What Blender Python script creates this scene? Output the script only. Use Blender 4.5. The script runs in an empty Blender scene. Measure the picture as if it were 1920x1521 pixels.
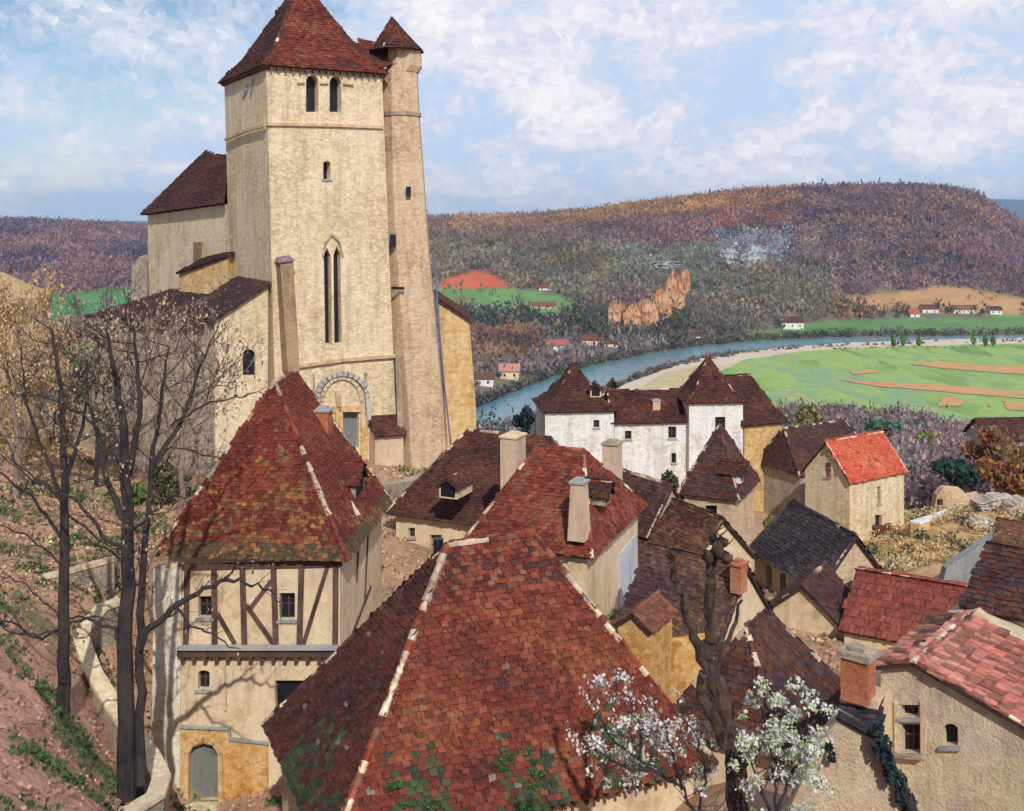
import bpy, math, random
import numpy as np
from mathutils import Vector
random.seed(7); rng = np.random.default_rng(7)
sc = bpy.context.scene
# ------------------------------------------------------------------ camera, sky, sun
F, U0, V0 = 2000.0, 960.0, 405.0            # focal length and principal point in photograph pixels
cd = bpy.data.cameras.new("camera"); cam = bpy.data.objects.new("camera", cd)
sc.collection.objects.link(cam); sc.camera = cam
cam.location = (0, 0, 0); cam.rotation_euler = (math.radians(90), 0, 0)
cd.sensor_width = 36; cd.lens = 36 * F / 1920; cd.shift_y = (V0 - 760.5) / 1920
cd.clip_start = 0.5; cd.clip_end = 40000
sc.render.resolution_x = 1024; sc.render.resolution_y = 811
sc.view_settings.view_transform = 'Standard'; sc.view_settings.look = 'None'
sc.view_settings.gamma = 1; sc.view_settings.exposure = 0.42
SUN_EL, SUN_PHI = 40, 11                     # elevation; degrees to the right of straight behind the camera
sd = bpy.data.lights.new("sun", 'SUN'); sd.energy = 2.85; sd.angle = math.radians(0.6); sd.color = (1, .95, .86)
so = bpy.data.objects.new("sun", sd); sc.collection.objects.link(so)
sv = Vector((math.sin(math.radians(SUN_PHI)) * math.cos(math.radians(SUN_EL)),
             -math.cos(math.radians(SUN_PHI)) * math.cos(math.radians(SUN_EL)), math.sin(math.radians(SUN_EL))))
so.rotation_euler = sv.to_track_quat('Z', 'Y').to_euler()

def node(nt, typ, **kw):
    n = nt.nodes.new(typ)
    for k, v in kw.items():
        if k.startswith('i_'):
            n.inputs[k[2:].replace('_', ' ')].default_value = v
        else: setattr(n, k, v)
    return n
def ramp(nt, stops, interp='LINEAR'):
    r = nt.nodes.new('ShaderNodeValToRGB'); cr = r.color_ramp; cr.interpolation = interp
    while len(cr.elements) < len(stops): cr.elements.new(0.5)
    for e, (p, c) in zip(cr.elements, stops):
        e.position = p; e.color = (*c, 1) if len(c) == 3 else c
    return r
w = bpy.data.worlds.new("World"); sc.world = w; w.use_nodes = True
nt = w.node_tree; nt.nodes.clear(); L = nt.links.new
sky = node(nt, 'ShaderNodeTexSky', sky_type='NISHITA', sun_disc=False)
sky.sun_elevation = math.radians(SUN_EL); sky.sun_rotation = math.radians(180 - SUN_PHI)
sky.dust_density = .3; sky.ozone_density = 3.0
bg1 = node(nt, 'ShaderNodeBackground'); bg1.inputs[1].default_value = .075; L(sky.outputs[0], bg1.inputs[0])
tc = node(nt, 'ShaderNodeTexCoord'); sep = node(nt, 'ShaderNodeSeparateXYZ'); L(tc.outputs['Generated'], sep.inputs[0])
def M(op, a, b=None, c=None):
    m = node(nt, 'ShaderNodeMath', operation=op)
    for i, x in enumerate((a, b, c)):
        if x is None: continue
        if isinstance(x, (int, float)): m.inputs[i].default_value = x
        else: L(x, m.inputs[i])
    return m.outputs[0]
den = M('ADD', M('MAXIMUM', sep.outputs['Z'], 0.0), .42)
cx = M('DIVIDE', sep.outputs['X'], den); cy = M('DIVIDE', sep.outputs['Y'], den)
cmb = node(nt, 'ShaderNodeCombineXYZ'); L(cx, cmb.inputs[0]); L(cy, cmb.inputs[1])
n1 = node(nt, 'ShaderNodeTexNoise', i_Scale=1.5, i_Detail=8.0, i_Roughness=.62, i_Distortion=.3); L(cmb.outputs[0], n1.inputs['Vector'])
n2 = node(nt, 'ShaderNodeTexNoise', i_Scale=4.2, i_Detail=8.0, i_Roughness=.65, i_Distortion=.5); L(cmb.outputs[0], n2.inputs['Vector'])
vv = node(nt, 'ShaderNodeTexVoronoi', i_Scale=120.0); vm = node(nt, 'ShaderNodeVectorMath', operation='ADD')
n3 = node(nt, 'ShaderNodeTexNoise', i_Scale=70.0, i_Detail=2.0); L(tc.outputs['Generated'], n3.inputs['Vector'])
vs = node(nt, 'ShaderNodeVectorMath', operation='SCALE'); vs.inputs['Scale'].default_value = .012; L(n3.outputs['Color'], vs.inputs[0])
L(tc.outputs['Generated'], vm.inputs[0]); L(vs.outputs[0], vm.inputs[1]); L(vm.outputs[0], vv.inputs['Vector'])
vsep = node(nt, 'ShaderNodeSeparateColor'); L(vv.outputs['Color'], vsep.inputs[0])
az = M('DIVIDE', sep.outputs['X'], M('MAXIMUM', sep.outputs['Y'], .2))
bias = node(nt, 'ShaderNodeMapRange', clamp=True); L(az, bias.inputs[0])
for i, x in zip((1, 2, 3, 4), (-.42, .0, -.12, .19)): bias.inputs[i].default_value = x
low = node(nt, 'ShaderNodeMapRange', clamp=True); L(sep.outputs['Z'], low.inputs[0])
for i, x in zip((1, 2, 3, 4), (.0, .10, .16, .0)): low.inputs[i].default_value = x
cov = M('ADD', M('ADD', n1.outputs[0], bias.outputs[0]), low.outputs[0])
cov = M('ADD', cov, M('MULTIPLY', M('SUBTRACT', vsep.outputs[0], .5), .06))
mask = ramp(nt, [(.42, (0, 0, 0)), (.54, (1, 1, 1))]); L(cov, mask.inputs[0])
shade = M('ADD', M('MULTIPLY', n2.outputs[0], .95), M('MULTIPLY', vsep.outputs[1], .10))
ccol = ramp(nt, [(.40, (.42, .53, .70)), (.48, (.49, .55, .68)), (.55, (.60, .60, .68)), (.68, (.76, .74, .75))]); L(shade, ccol.inputs[0])
bg2 = node(nt, 'ShaderNodeBackground'); bg2.inputs[1].default_value = 1.0; L(ccol.outputs[0], bg2.inputs[0])
mx = node(nt, 'ShaderNodeMixShader'); L(mask.outputs[0], mx.inputs[0]); L(bg1.outputs[0], mx.inputs[1]); L(bg2.outputs[0], mx.inputs[2])
wo = node(nt, 'ShaderNodeOutputWorld'); L(mx.outputs[0], wo.inputs[0])

# ------------------------------------------------------------------ geometry helpers
def P(u, v, Y): return Vector(((u - U0) / F * Y, Y, (V0 - v) / F * Y))
def G(u, v, z): return P(u, v, z * F / (V0 - v))
def pix(p): return (U0 + F * p[0] / p[1], V0 - F * p[2] / p[1])
def isect(u, v, p0, n):
    d = Vector(((u - U0) / F, 1, (V0 - v) / F)); t = Vector(p0).dot(n) / d.dot(n); return d * t
def jit(c, s=.15, h=.04):
    k = 1 + random.uniform(-s, s)
    return tuple(max(0, x * k * (1 + random.uniform(-h, h))) for x in c)
col = sc.collection
def tag(o, label=None, cat=None, group=None, kind=None):
    if label: o['label'] = label
    if cat: o['category'] = cat
    if group: o['group'] = group
    if kind: o['kind'] = kind
    return o
def thing(name, label, cat, loc, group=None):
    o = bpy.data.objects.new(name, None); col.objects.link(o); o.location = loc; o.empty_display_size = .5
    return tag(o, label, cat, group)
def origin(parent):
    v = Vector((0, 0, 0))
    while parent is not None: v = v + Vector(parent.location); parent = parent.parent
    return v
def mesh_obj(name, V, Fc, cols, midx, mats, parent, smooth=False):
    me = bpy.data.meshes.new(name)
    o3 = origin(parent)
    me.from_pydata([(v[0] - o3.x, v[1] - o3.y, v[2] - o3.z) for v in V], [], Fc)
    for m in mats: me.materials.append(m)
    if cols is not None:
        at = me.color_attributes.new('tint', 'FLOAT_COLOR', 'CORNER')
        arr = []
        for f, c in zip(Fc, cols): arr.extend([c[0], c[1], c[2], 1.0] * len(f))
        at.data.foreach_set('color', arr)
    me.polygons.foreach_set('material_index', midx)
    if smooth: me.polygons.foreach_set('use_smooth', [True] * len(Fc))
    me.update()
    o = bpy.data.objects.new(name, me); col.objects.link(o); o.parent = parent
    return o
class MB:
    def __init__(s): s.V = []; s.F = []; s.C = []; s.M = []
    def face(s, pts, c=(1, 1, 1), m=0):
        i = len(s.V); s.V.extend([tuple(p) for p in pts]); s.F.append(tuple(range(i, i + len(pts)))); s.C.append(c); s.M.append(m)
    def add(s, V, Fs, c=(1, 1, 1), m=0):
        i = len(s.V); s.V.extend([tuple(p) for p in V])
        for f in Fs: s.F.append(tuple(i + k for k in f)); s.C.append(c); s.M.append(m)
    def hexa(s, lo, hi, c=(1, 1, 1), m=0):       # closed loft between two matching loops
        n = len(lo)
        Fs = [tuple(reversed(range(n))), tuple(range(n, 2 * n))] + [(i, (i + 1) % n, n + (i + 1) % n, n + i) for i in range(n)]
        s.add(list(lo) + list(hi), Fs, c, m)
    def box(s, p, ax, ay, az, c=(1, 1, 1), m=0): # corner + three edges
        p = Vector(p); ax = Vector(ax); ay = Vector(ay); az = Vector(az)
        s.hexa([p, p + ax, p + ax + ay, p + ay], [p + az, p + ax + az, p + ax + ay + az, p + ay + az], c, m)
    def tube(s, pts, rs, n=6, c=(1, 1, 1), m=0, cap=True):
        rings = []; up = Vector((.13, .21, 1)).normalized(); k = len(pts)
        for i, p in enumerate(pts):
            d = (Vector(pts[min(i + 1, k - 1)]) - Vector(pts[max(i - 1, 0)])).normalized()
            a = d.cross(Vector((.9, .3, .1))).normalized(); b = d.cross(a).normalized()
            rings.append([Vector(p) + (a * math.cos(t) + b * math.sin(t)) * rs[i] for t in [2 * math.pi * j / n for j in range(n)]])
        V = [q for r in rings for q in r]; Fs = []
        for i in range(k - 1):
            for j in range(n):
                Fs.append((i * n + j, i * n + (j + 1) % n, (i + 1) * n + (j + 1) % n, (i + 1) * n + j))
        if cap: Fs += [tuple(reversed(range(n))), tuple(range((k - 1) * n, k * n))]
        s.add(V, Fs, c, m)
    def build(s, name, mats, parent=None, smooth=False):
        if not isinstance(mats, (list, tuple)): mats = [mats]
        return mesh_obj(name, s.V, s.F, s.C, s.M, mats, parent, smooth)
class QB:                                         # numpy batch of small loose quads (leaf clumps, petals, twig sprays)
    def __init__(s): s.c = []; s.a = []; s.b = []; s.k = []
    def add(s, c, a, b, k): s.c.append(c); s.a.append(a); s.b.append(b); s.k.append(k)
    def cloud(s, centre, rad, n, size, pal, up=1.0, shell=.35, flat=1.0, hue=.18):
        d = rng.normal(size=(n, 3)); d /= np.linalg.norm(d, axis=1)[:, None] + 1e-9
        r = (shell + (1 - shell) * rng.random((n, 1))) ** .6
        c = np.array(centre) + d * r * np.array(rad)
        s.rand(c, size, pal, up, hue)
    def rand(s, c, size, pal, up=1.0, hue=.18):
        n = len(c)
        a = rng.normal(size=(n, 3)); a /= np.linalg.norm(a, axis=1)[:, None]
        t = rng.normal(size=(n, 3)); b = np.cross(a, t); b /= np.linalg.norm(b, axis=1)[:, None] + 1e-9
        sz = size * (.6 + .8 * rng.random((n, 1)))
        a = a * sz; b = b * sz; b[:, 2] *= up
        pal = np.array(pal); k = pal[rng.integers(0, len(pal), n)] * (1 + hue * rng.normal(size=(n, 1))) * (1 + .06 * rng.normal(size=(n, 3)))
        s.add(c, a, b, np.clip(k, .004, 1))
    def build(s, name, mat, parent=None):
        c = np.concatenate(s.c); a = np.concatenate(s.a); b = np.concatenate(s.b); k = np.concatenate(s.k)
        n = len(c); o3 = origin(parent); c = c - np.array(o3)
        j = 1 + .35 * (rng.random((n, 4, 1)) - .5)
        V = np.stack([c - a - b * .6, c + a * .8 - b, c + a + b * .7, c - a * .7 + b], 1)
        V = c[:, None, :] + (V - c[:, None, :]) * j
        me = bpy.data.meshes.new(name)
        me.vertices.add(4 * n); me.vertices.foreach_set('co', V.astype(np.float32).ravel())
        me.loops.add(4 * n); me.loops.foreach_set('vertex_index', np.arange(4 * n, dtype=np.int32))
        me.polygons.add(n); me.polygons.foreach_set('loop_start', np.arange(0, 4 * n, 4, dtype=np.int32))
        me.update(calc_edges=True)
        at = me.color_attributes.new('tint', 'FLOAT_COLOR', 'CORNER')
        kk = np.concatenate([np.repeat(k, 4, axis=0), np.ones((4 * n, 1))], 1); at.data.foreach_set('color', kk.astype(np.float32).ravel())
        me.materials.append(mat)
        o = bpy.data.objects.new(name, me); col.objects.link(o); o.parent = parent
        return o

# ------------------------------------------------------------------ materials
def new_mat(name, rough=.9):
    m = bpy.data.materials.new(name); m.use_nodes = True; t = m.node_tree; b = t.nodes['Principled BSDF']
    b.inputs['Roughness'].default_value = rough; b.inputs['Specular IOR Level'].default_value = .25
    return m, t, b
def dabbed(name, pal, cell=3.0, stretch=(1, 1, 1), bump=.5, big=.25, joint=.0, tint=False, rough=.9, var=.35, bdist=.05, streak=None):
    """surface whose colour changes stone by stone / patch by patch, palette = list of colours"""
    if streak is None: streak = .55 if any(k in name for k in ('stone', 'plaster', 'render', 'wash', 'wall')) else 0
    m, t, b = new_mat(name, rough); l = t.links.new
    c = node(t, 'ShaderNodeTexCoord'); mp = node(t, 'ShaderNodeMapping'); mp.inputs['Scale'].default_value = stretch
    l(c.outputs['Object'], mp.inputs[0])
    nz = node(t, 'ShaderNodeTexNoise', i_Scale=cell * .6, i_Detail=3.0); l(mp.outputs[0], nz.inputs['Vector'])
    s1 = node(t, 'ShaderNodeVectorMath', operation='SCALE'); s1.inputs['Scale'].default_value = .55 / cell; l(nz.outputs['Color'], s1.inputs[0])
    ad = node(t, 'ShaderNodeVectorMath', operation='ADD'); l(mp.outputs[0], ad.inputs[0]); l(s1.outputs[0], ad.inputs[1])
    vo = node(t, 'ShaderNodeTexVoronoi', i_Scale=cell); l(ad.outputs[0], vo.inputs['Vector'])
    sp = node(t, 'ShaderNodeSeparateColor'); l(vo.outputs['Color'], sp.inputs[0])
    nb = node(t, 'ShaderNodeTexNoise', i_Scale=big, i_Detail=5.0, i_Roughness=.6); l(c.outputs['Object'], nb.inputs['Vector'])
    mr = node(t, 'ShaderNodeMapRange'); l(nb.outputs[0], mr.inputs[0]); mr.inputs[1].default_value = .3; mr.inputs[2].default_value = .7
    mm = node(t, 'ShaderNodeMath', operation='MULTIPLY_ADD'); l(sp.outputs[0], mm.inputs[0]); mm.inputs[1].default_value = var
    m2 = node(t, 'ShaderNodeMath', operation='MULTIPLY'); l(mr.outputs[0], m2.inputs[0]); m2.inputs[1].default_value = 1 - var; l(m2.outputs[0], mm.inputs[2])
    n = len(pal); rp = ramp(t, [(.08 + .84 * i / max(1, n - 1), pc) for i, pc in enumerate(pal)]); l(mm.outputs[0], rp.inputs[0])
    nf = node(t, 'ShaderNodeTexNoise', i_Scale=cell * 5, i_Detail=4.0, i_Roughness=.7); l(mp.outputs[0], nf.inputs['Vector'])
    vr = node(t, 'ShaderNodeMapRange'); l(nf.outputs[0], vr.inputs[0])
    for i, x in zip((1, 2, 3, 4), (.25, .75, .8, 1.18)): vr.inputs[i].default_value = x
    hv = node(t, 'ShaderNodeHueSaturation'); l(rp.outputs[0], hv.inputs['Color']); l(vr.outputs[0], hv.inputs['Value'])
    out = hv.outputs[0]
    if streak:
        ms_ = node(t, 'ShaderNodeMapping'); ms_.inputs['Scale'].default_value = (1.6, 1.6, .22); l(c.outputs['Object'], ms_.inputs[0])
        ns = node(t, 'ShaderNodeTexNoise', i_Scale=1.0, i_Detail=6.0, i_Roughness=.7); l(ms_.outputs[0], ns.inputs['Vector'])
        rs = ramp(t, [(.36, (.62, .56, .52)), (.50, (.95, .93, .90)), (.66, (1.06, 1.04, 1.0))]); l(ns.outputs[0], rs.inputs[0])
        mj0 = node(t, 'ShaderNodeMixRGB', blend_type='MULTIPLY'); mj0.inputs[0].default_value = streak; l(out, mj0.inputs[1]); l(rs.outputs[0], mj0.inputs[2]); out = mj0.outputs[0]
    h = node(t, 'ShaderNodeMath', operation='ADD'); l(nf.outputs[0], h.inputs[0]); l(sp.outputs[1], h.inputs[1])
    hout = h.outputs[0]
    if joint > 0:
        ve = node(t, 'ShaderNodeTexVoronoi', feature='DISTANCE_TO_EDGE', i_Scale=cell); l(ad.outputs[0], ve.inputs['Vector'])
        je = node(t, 'ShaderNodeMapRange', clamp=True); l(ve.outputs['Distance'], je.inputs[0])
        for i, x in zip((1, 2, 3, 4), (0, .09, 1 - joint, 1)): je.inputs[i].default_value = x
        mj = node(t, 'ShaderNodeMixRGB', blend_type='MULTIPLY'); mj.inputs[0].default_value = 1; l(out, mj.inputs[1]); l(je.outputs[0], mj.inputs[2]); out = mj.outputs[0]
        hm = node(t, 'ShaderNodeMath', operation='MULTIPLY'); l(hout, hm.inputs[0]); l(je.outputs[0], hm.inputs[1]); hout = hm.outputs[0]
    if tint:
        at = node(t, 'ShaderNodeAttribute', attribute_name='tint'); mt = node(t, 'ShaderNodeMixRGB', blend_type='MULTIPLY'); mt.inputs[0].default_value = 1
        l(out, mt.inputs[1]); l(at.outputs['Color'], mt.inputs[2]); out = mt.outputs[0]
    l(out, b.inputs['Base Color'])
    if bump:
        bp = node(t, 'ShaderNodeBump'); bp.inputs['Strength'].default_value = bump; bp.inputs['Distance'].default_value = bdist
        l(hout, bp.inputs['Height']); l(bp.outputs[0], b.inputs['Normal'])
    return m
CREAM = dabbed('sunny_stone', [(.50, .37, .24), (.66, .52, .33), (.76, .62, .42), (.84, .72, .52), (.76, .60, .46)], 4.4, (1, 1, 1.6), .9, .22, .13, var=.5)
TAN = dabbed('tan_stone', [(.42, .28, .20), (.56, .40, .26), (.66, .48, .31), (.72, .56, .40), (.58, .44, .36)], 4.0, (1, 1, 1.6), .9, .3, .13, var=.5)
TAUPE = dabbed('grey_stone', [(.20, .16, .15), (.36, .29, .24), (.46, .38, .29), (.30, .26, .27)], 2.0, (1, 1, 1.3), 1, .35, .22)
WHITE = dabbed('whitewash', [(.54, .50, .44), (.68, .66, .62), (.78, .77, .75), (.80, .80, .81), (.70, .70, .74)], 3.2, (1, 1, 1.4), .9, .35, .06, var=.45)
OCHREW = dabbed('golden_stone', [(.48, .28, .11), (.62, .40, .17), (.70, .50, .26), (.76, .60, .36)], 3.0, (1, 1, 1.6), .9, .35, .10, var=.5)
ORANGE = dabbed('orange_stone', [(.45, .20, .05), (.62, .33, .10), (.70, .45, .20), (.72, .52, .28)], 3.6, (1, 1, 1.4), .9, .4, .12, var=.5)
PLASTER = dabbed('old_plaster', [(.50, .37, .24), (.66, .51, .33), (.74, .60, .42), (.62, .47, .36)], 3.5, (1, 1, .8), .7, .3, .0)
PINKW = dabbed('pink_render', [(.48, .33, .24), (.60, .44, .32), (.68, .52, .38)], 3.2, (1, 1, .8), .7, .3, .0)
GREYBL = dabbed('grey_trim', [(.20, .22, .25), (.33, .34, .36), (.42, .40, .38)], 4, (1, 1, 1), .6, .5)
PIPE = dabbed('pipe_metal', [(.10, .12, .22), (.16, .18, .30)], 4, (1, 1, .3), .3, .5, rough=.5)
DARKW = dabbed('window_dark', [(.010, .011, .018), (.022, .022, .035)], 4, (1, 1, 1), .2, .5, rough=.35)
DOORM = dabbed('door_paint', [(.11, .13, .13), (.20, .21, .20), (.15, .18, .20)], 6, (3, 3, .4), .5, .8)
TIMBER = dabbed('old_timber', [(.055, .033, .028), (.11, .062, .05), (.16, .09, .07)], 5, (1, 1, .4), .8, .8)
BRICK = dabbed('red_brick', [(.38, .12, .06), (.52, .19, .10), (.58, .30, .17)], 5, (1, 1, 2), .8, .6, .3)
BARK = dabbed('bark', [(.018, .017, .024), (.035, .030, .036), (.065, .050, .045), (.030, .034, .05)], 7, (1, 1, .25), 1.0, .8)
BARK2 = dabbed('pollard_bark', [(.018, .016, .022), (.06, .042, .036), (.13, .08, .055), (.03, .03, .045)], 9, (1, 1, .25), 1.0, 1.2, var=.6)
MORTAR = (.60, .49, .35)
def tinted(name, cell, bump, lo=.8, hi=1.2, rough=.9, trans=0, bdist=.03):
    m, t, b = new_mat(name, rough); l = t.links.new
    c = node(t, 'ShaderNodeTexCoord'); at = node(t, 'ShaderNodeAttribute', attribute_name='tint')
    nf = node(t, 'ShaderNodeTexNoise', i_Scale=cell, i_Detail=4.0, i_Roughness=.65); l(c.outputs['Object'], nf.inputs['Vector'])
    vr = node(t, 'ShaderNodeMapRange'); l(nf.outputs[0], vr.inputs[0])
    for i, x in zip((1, 2, 3, 4), (.3, .7, lo, hi)): vr.inputs[i].default_value = x
    hv = node(t, 'ShaderNodeHueSaturation'); l(at.outputs['Color'], hv.inputs['Color']); l(vr.outputs[0], hv.inputs['Value'])
    if name == 'clay_tile':
        nl = node(t, 'ShaderNodeTexNoise', i_Scale=1.6, i_Detail=8.0, i_Roughness=.72); l(c.outputs['Object'], nl.inputs['Vector'])
        rl = ramp(t, [(.40, (.62, .58, .58)), (.52, (1, 1, 1))]); l(nl.outputs[0], rl.inputs[0])
        m1 = node(t, 'ShaderNodeMixRGB', blend_type='MULTIPLY'); m1.inputs[0].default_value = .8; l(hv.outputs[0], m1.inputs[1]); l(rl.outputs[0], m1.inputs[2])
        n9 = node(t, 'ShaderNodeTexNoise', i_Scale=5.5, i_Detail=5.0, i_Roughness=.75); l(c.outputs['Object'], n9.inputs['Vector'])
        r9 = ramp(t, [(.60, (0, 0, 0)), (.68, (.55, .55, .55))]); l(n9.outputs[0], r9.inputs[0])
        m9 = node(t, 'ShaderNodeMixRGB'); l(r9.outputs[0], m9.inputs[0]); l(m1.outputs[0], m9.inputs[1]); m9.inputs[2].default_value = (.24, .19, .12, 1)
        l(m9.outputs[0], b.inputs['Base Color'])
    else: l(hv.outputs[0], b.inputs['Base Color'])
    if bump:
        bp = node(t, 'ShaderNodeBump'); bp.inputs['Strength'].default_value = bump; bp.inputs['Distance'].default_value = bdist
        l(nf.outputs[0], bp.inputs['Height']); l(bp.outputs[0], b.inputs['Normal'])
    if trans:
        ts = node(t, 'ShaderNodeBsdfTranslucent'); l(hv.outputs[0], ts.inputs[0]); ms = node(t, 'ShaderNodeMixShader'); ms.inputs[0].default_value = trans
        l(b.outputs[0], ms.inputs[1]); l(ts.outputs[0], ms.inputs[2]); l(ms.outputs[0], t.nodes['Material Output'].inputs[0])
    return m
TILE = tinted('clay_tile', 5, .8, .72, 1.3)
BARKL = dabbed('twig_bark', [(.14, .10, .09), (.22, .16, .13), (.28, .21, .16), (.16, .13, .13)], 5, (1, 1, .3), .6, .8)
PIER = dabbed('limewashed_stone', [(.50, .40, .28), (.68, .60, .46), (.80, .75, .62), (.84, .80, .70)], 2.2, (1, 1, 1.3), .9, .5, .1, var=.5)  # stone whitened to carry the sunlight on the pier in its colour
LEAF = tinted('leaf', 2, 0, .85, 1.15, trans=.3)
WOODS = tinted('woodland_leaf', .03, 0, .8, 1.2, trans=.45)
PETAL = tinted('petal', 5, 0, .92, 1.05, trans=.3)
TERR = tinted('terrain', .9, 1.0, .72, 1.28, bdist=.25)

# ------------------------------------------------------------------ roofs
RED = [(.24, .045, .028), (.31, .07, .038), (.19, .038, .028), (.34, .10, .055), (.15, .04, .034), (.27, .07, .042), (.12, .042, .044), (.32, .13, .08)]
DARK = [(.115, .035, .028), (.16, .05, .035), (.085, .032, .032), (.13, .06, .045), (.19, .075, .05), (.07, .035, .042)]
PURP = [(.10, .05, .055), (.14, .065, .065), (.08, .05, .065), (.17, .09, .08)]
SLATE = [(.075, .055, .075), (.11, .075, .095), (.055, .05, .07), (.13, .09, .10), (.12, .11, .09)]
BRIGHT = [(.50, .09, .045), (.475, .11, .06), (.53, .14, .075), (.48, .08, .05)]
PINK = [(.50, .19, .15), (.49, .22, .17), (.46, .20, .14), (.40, .13, .10), (.47, .26, .20), (.48, .16, .12)]
MOSSY = RED[:3] + RED[:3] + RED[4:6] + [(.28, .09, .04)]
BROWN = [(.30, .15, .08), (.24, .11, .07), (.36, .20, .10), (.19, .10, .07)]
def inpoly(x, y, poly):
    c = False; n = len(poly); j = n - 1
    for i in range(n):
        xi, yi = poly[i]; xj, yj = poly[j]
        if (yi > y) != (yj > y) and x < (xj - xi) * (y - yi) / (yj - yi) + xi: c = not c
        j = i
    return c
def tnoise(p):
    return .5 + .25 * (math.sin(p.x * 1.1 + 1.7 * math.sin(p.z * .9)) + math.sin(p.z * 1.9 + p.y * .8 + 1.3 * math.sin(p.x * .7)))
def facet(mb, pts, pal, tw=.27, ex=.19, th=.045, cf=None, under=(.05, .03, .028)):
    """pts[0]-pts[1] is the eave; lays overlapping clay tiles over the polygon plus a boarded underside"""
    p = [Vector(q) for q in pts]; X = (p[1] - p[0]).normalized(); N = None
    for q in p[2:]:
        N = X.cross(q - p[0])
        if N.length > .01: break
    N.normalize()
    if N.z < 0: N = -N
    Uv = N.cross(X)
    if Uv.z < 0: Uv = -Uv
    d = N * .12
    mb.hexa([q - d for q in p], p, under)
    q2 = [((q - p[0]).dot(X), (q - p[0]).dot(Uv)) for q in p]
    x0 = min(a for a, b in q2); x1 = max(a for a, b in q2); y1 = max(b for a, b in q2)
    rows = int(y1 / ex) + 1; spal = sorted(pal, key=lambda q: sum(q))
    for j in range(rows + 1):
        y = j * ex - .04; off = (j % 2) * .5 * tw + random.uniform(-.04, .04); x = x0 - tw + off
        while x < x1 + tw:
            cxx = x + tw / 2; cyy = max(.02, y + ex * .35)
            if inpoly(cxx, cyy, q2):
                wv = tw * random.uniform(.86, .99); sx = x + random.uniform(-.02, .02); dy = random.uniform(-.035, .03)
                t1 = th * random.uniform(.8, 1.9); s = random.uniform(-.012, .012)
                a = p[0] + X * sx + Uv * (y + dy); ln = ex * 1.35
                lo = [a + N * .005, a + X * wv + N * .005, a + X * wv + Uv * ln + N * .002, a + Uv * ln + N * .002]
                hi = [a + N * (t1 + s), a + X * wv + N * (t1 - s), a + X * wv + Uv * ln + N * .018, a + Uv * ln + N * .018]
                tn = tnoise(a); c = spal[min(len(spal) - 1, int((tn * .5 + random.random() * .5) * len(spal)))]
                if cf:
                    cc = cf(a + X * (wv / 2), cxx / max(.1, x1), cyy / max(.1, y1))
                    if cc: c = cc
                c = jit(tuple(k * (1 if c[0] > .47 else .58) for k in c), .15, .05)
                for q_ in (0, 1): e_ = Uv * random.uniform(-.03, .02) + X * random.uniform(-.012, .012); lo[q_] = lo[q_] + e_; hi[q_] = hi[q_] + e_ + N * random.uniform(-.008, .01)
                i = len(mb.V); mb.V.extend([tuple(v) for v in lo + hi])
                for f in ((4, 5, 6, 7), (0, 1, 5, 4), (1, 2, 6, 5), (3, 0, 4, 7)):
                    mb.F.append(tuple(i + k for k in f)); mb.C.append(c); mb.M.append(0)
            x += tw
def caps(mb, a, b, r=.13, step=.42, pal=None, mort=.45):
    a = Vector(a); b = Vector(b); d = b - a; n = max(1, int(d.length / step)); e = d / n; dn = d.normalized()
    s = dn.cross(Vector((0, 0, 1))).normalized(); up = s.cross(dn).normalized()
    ph_ = random.random() * 6
    for i in range(n):
        c = jit(random.choice(pal or RED), .2); c = tuple(x * .75 for x in c)
        if random.random() < mort * (.75 + .6 * math.sin(i * .55 + ph_)): c = jit(random.choice([MORTAR, MORTAR, (.42, .34, .27), (.50, .36, .27)]), .25)
        r1 = r * random.uniform(.7, 1.15); r0 = r * random.uniform(.7, .95); k0 = a + e * i; k1 = a + e * (i + 1.1)
        V = []
        for q, rr in ((k0, r1), (k1, r0)):
            for t in (-.15, .2, .5, .8, 1.15): V.append(q + (s * math.cos(t * math.pi) * rr + up * (math.sin(t * math.pi) * rr * .8)))
        Fs = [(j, j + 1, 6 + j, 5 + j) for j in range(4)] + [(0, 5, 9, 4), (4, 3, 2, 1, 0), (5, 6, 7, 8, 9)]
        mb.add(V, Fs, c)
def cut(wall, polys, n, depth=.4, out=.3):
    """recess openings into a wall (polys: world outlines on its face, n: outward normal)"""
    mb = MB(); o3 = origin(wall.parent)
    for pl in polys: mb.hexa([Vector(q) - n * depth for q in pl], [Vector(q) + n * out for q in pl])
    c = mb.build('cutter', wall.data.materials[0], wall.parent)
    import bmesh
    bm = bmesh.new(); bm.from_mesh(c.data); bmesh.ops.recalc_face_normals(bm, faces=bm.faces); bm.to_mesh(c.data); bm.free()
    bm = bmesh.new(); bm.from_mesh(wall.data); bmesh.ops.remove_doubles(bm, verts=bm.verts, dist=1e-4); bmesh.ops.recalc_face_normals(bm, faces=bm.faces); bm.to_mesh(wall.data); bm.free()
    md = wall.modifiers.new('b', 'BOOLEAN'); md.operation = 'DIFFERENCE'; md.object = c; md.solver = 'EXACT'
    bpy.context.view_layer.update()
    me = bpy.data.meshes.new_from_object(wall.evaluated_get(bpy.context.evaluated_depsgraph_get()))
    wall.modifiers.clear(); wall.data = me
    bpy.data.objects.remove(c)
def rectpx(u0, v0, u1, v1, arch=0):
    pts = [(u0, v1), (u1, v1), (u1, v0 + arch)]
    if arch:
        n = 8
        for i in range(1, n): t = math.pi * i / n; pts.append(((u0 + u1) / 2 + (u1 - u0) / 2 * math.cos(t), v0 + arch - arch * math.sin(t)))
    pts.append((u0, v0 + arch)); return pts
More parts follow.
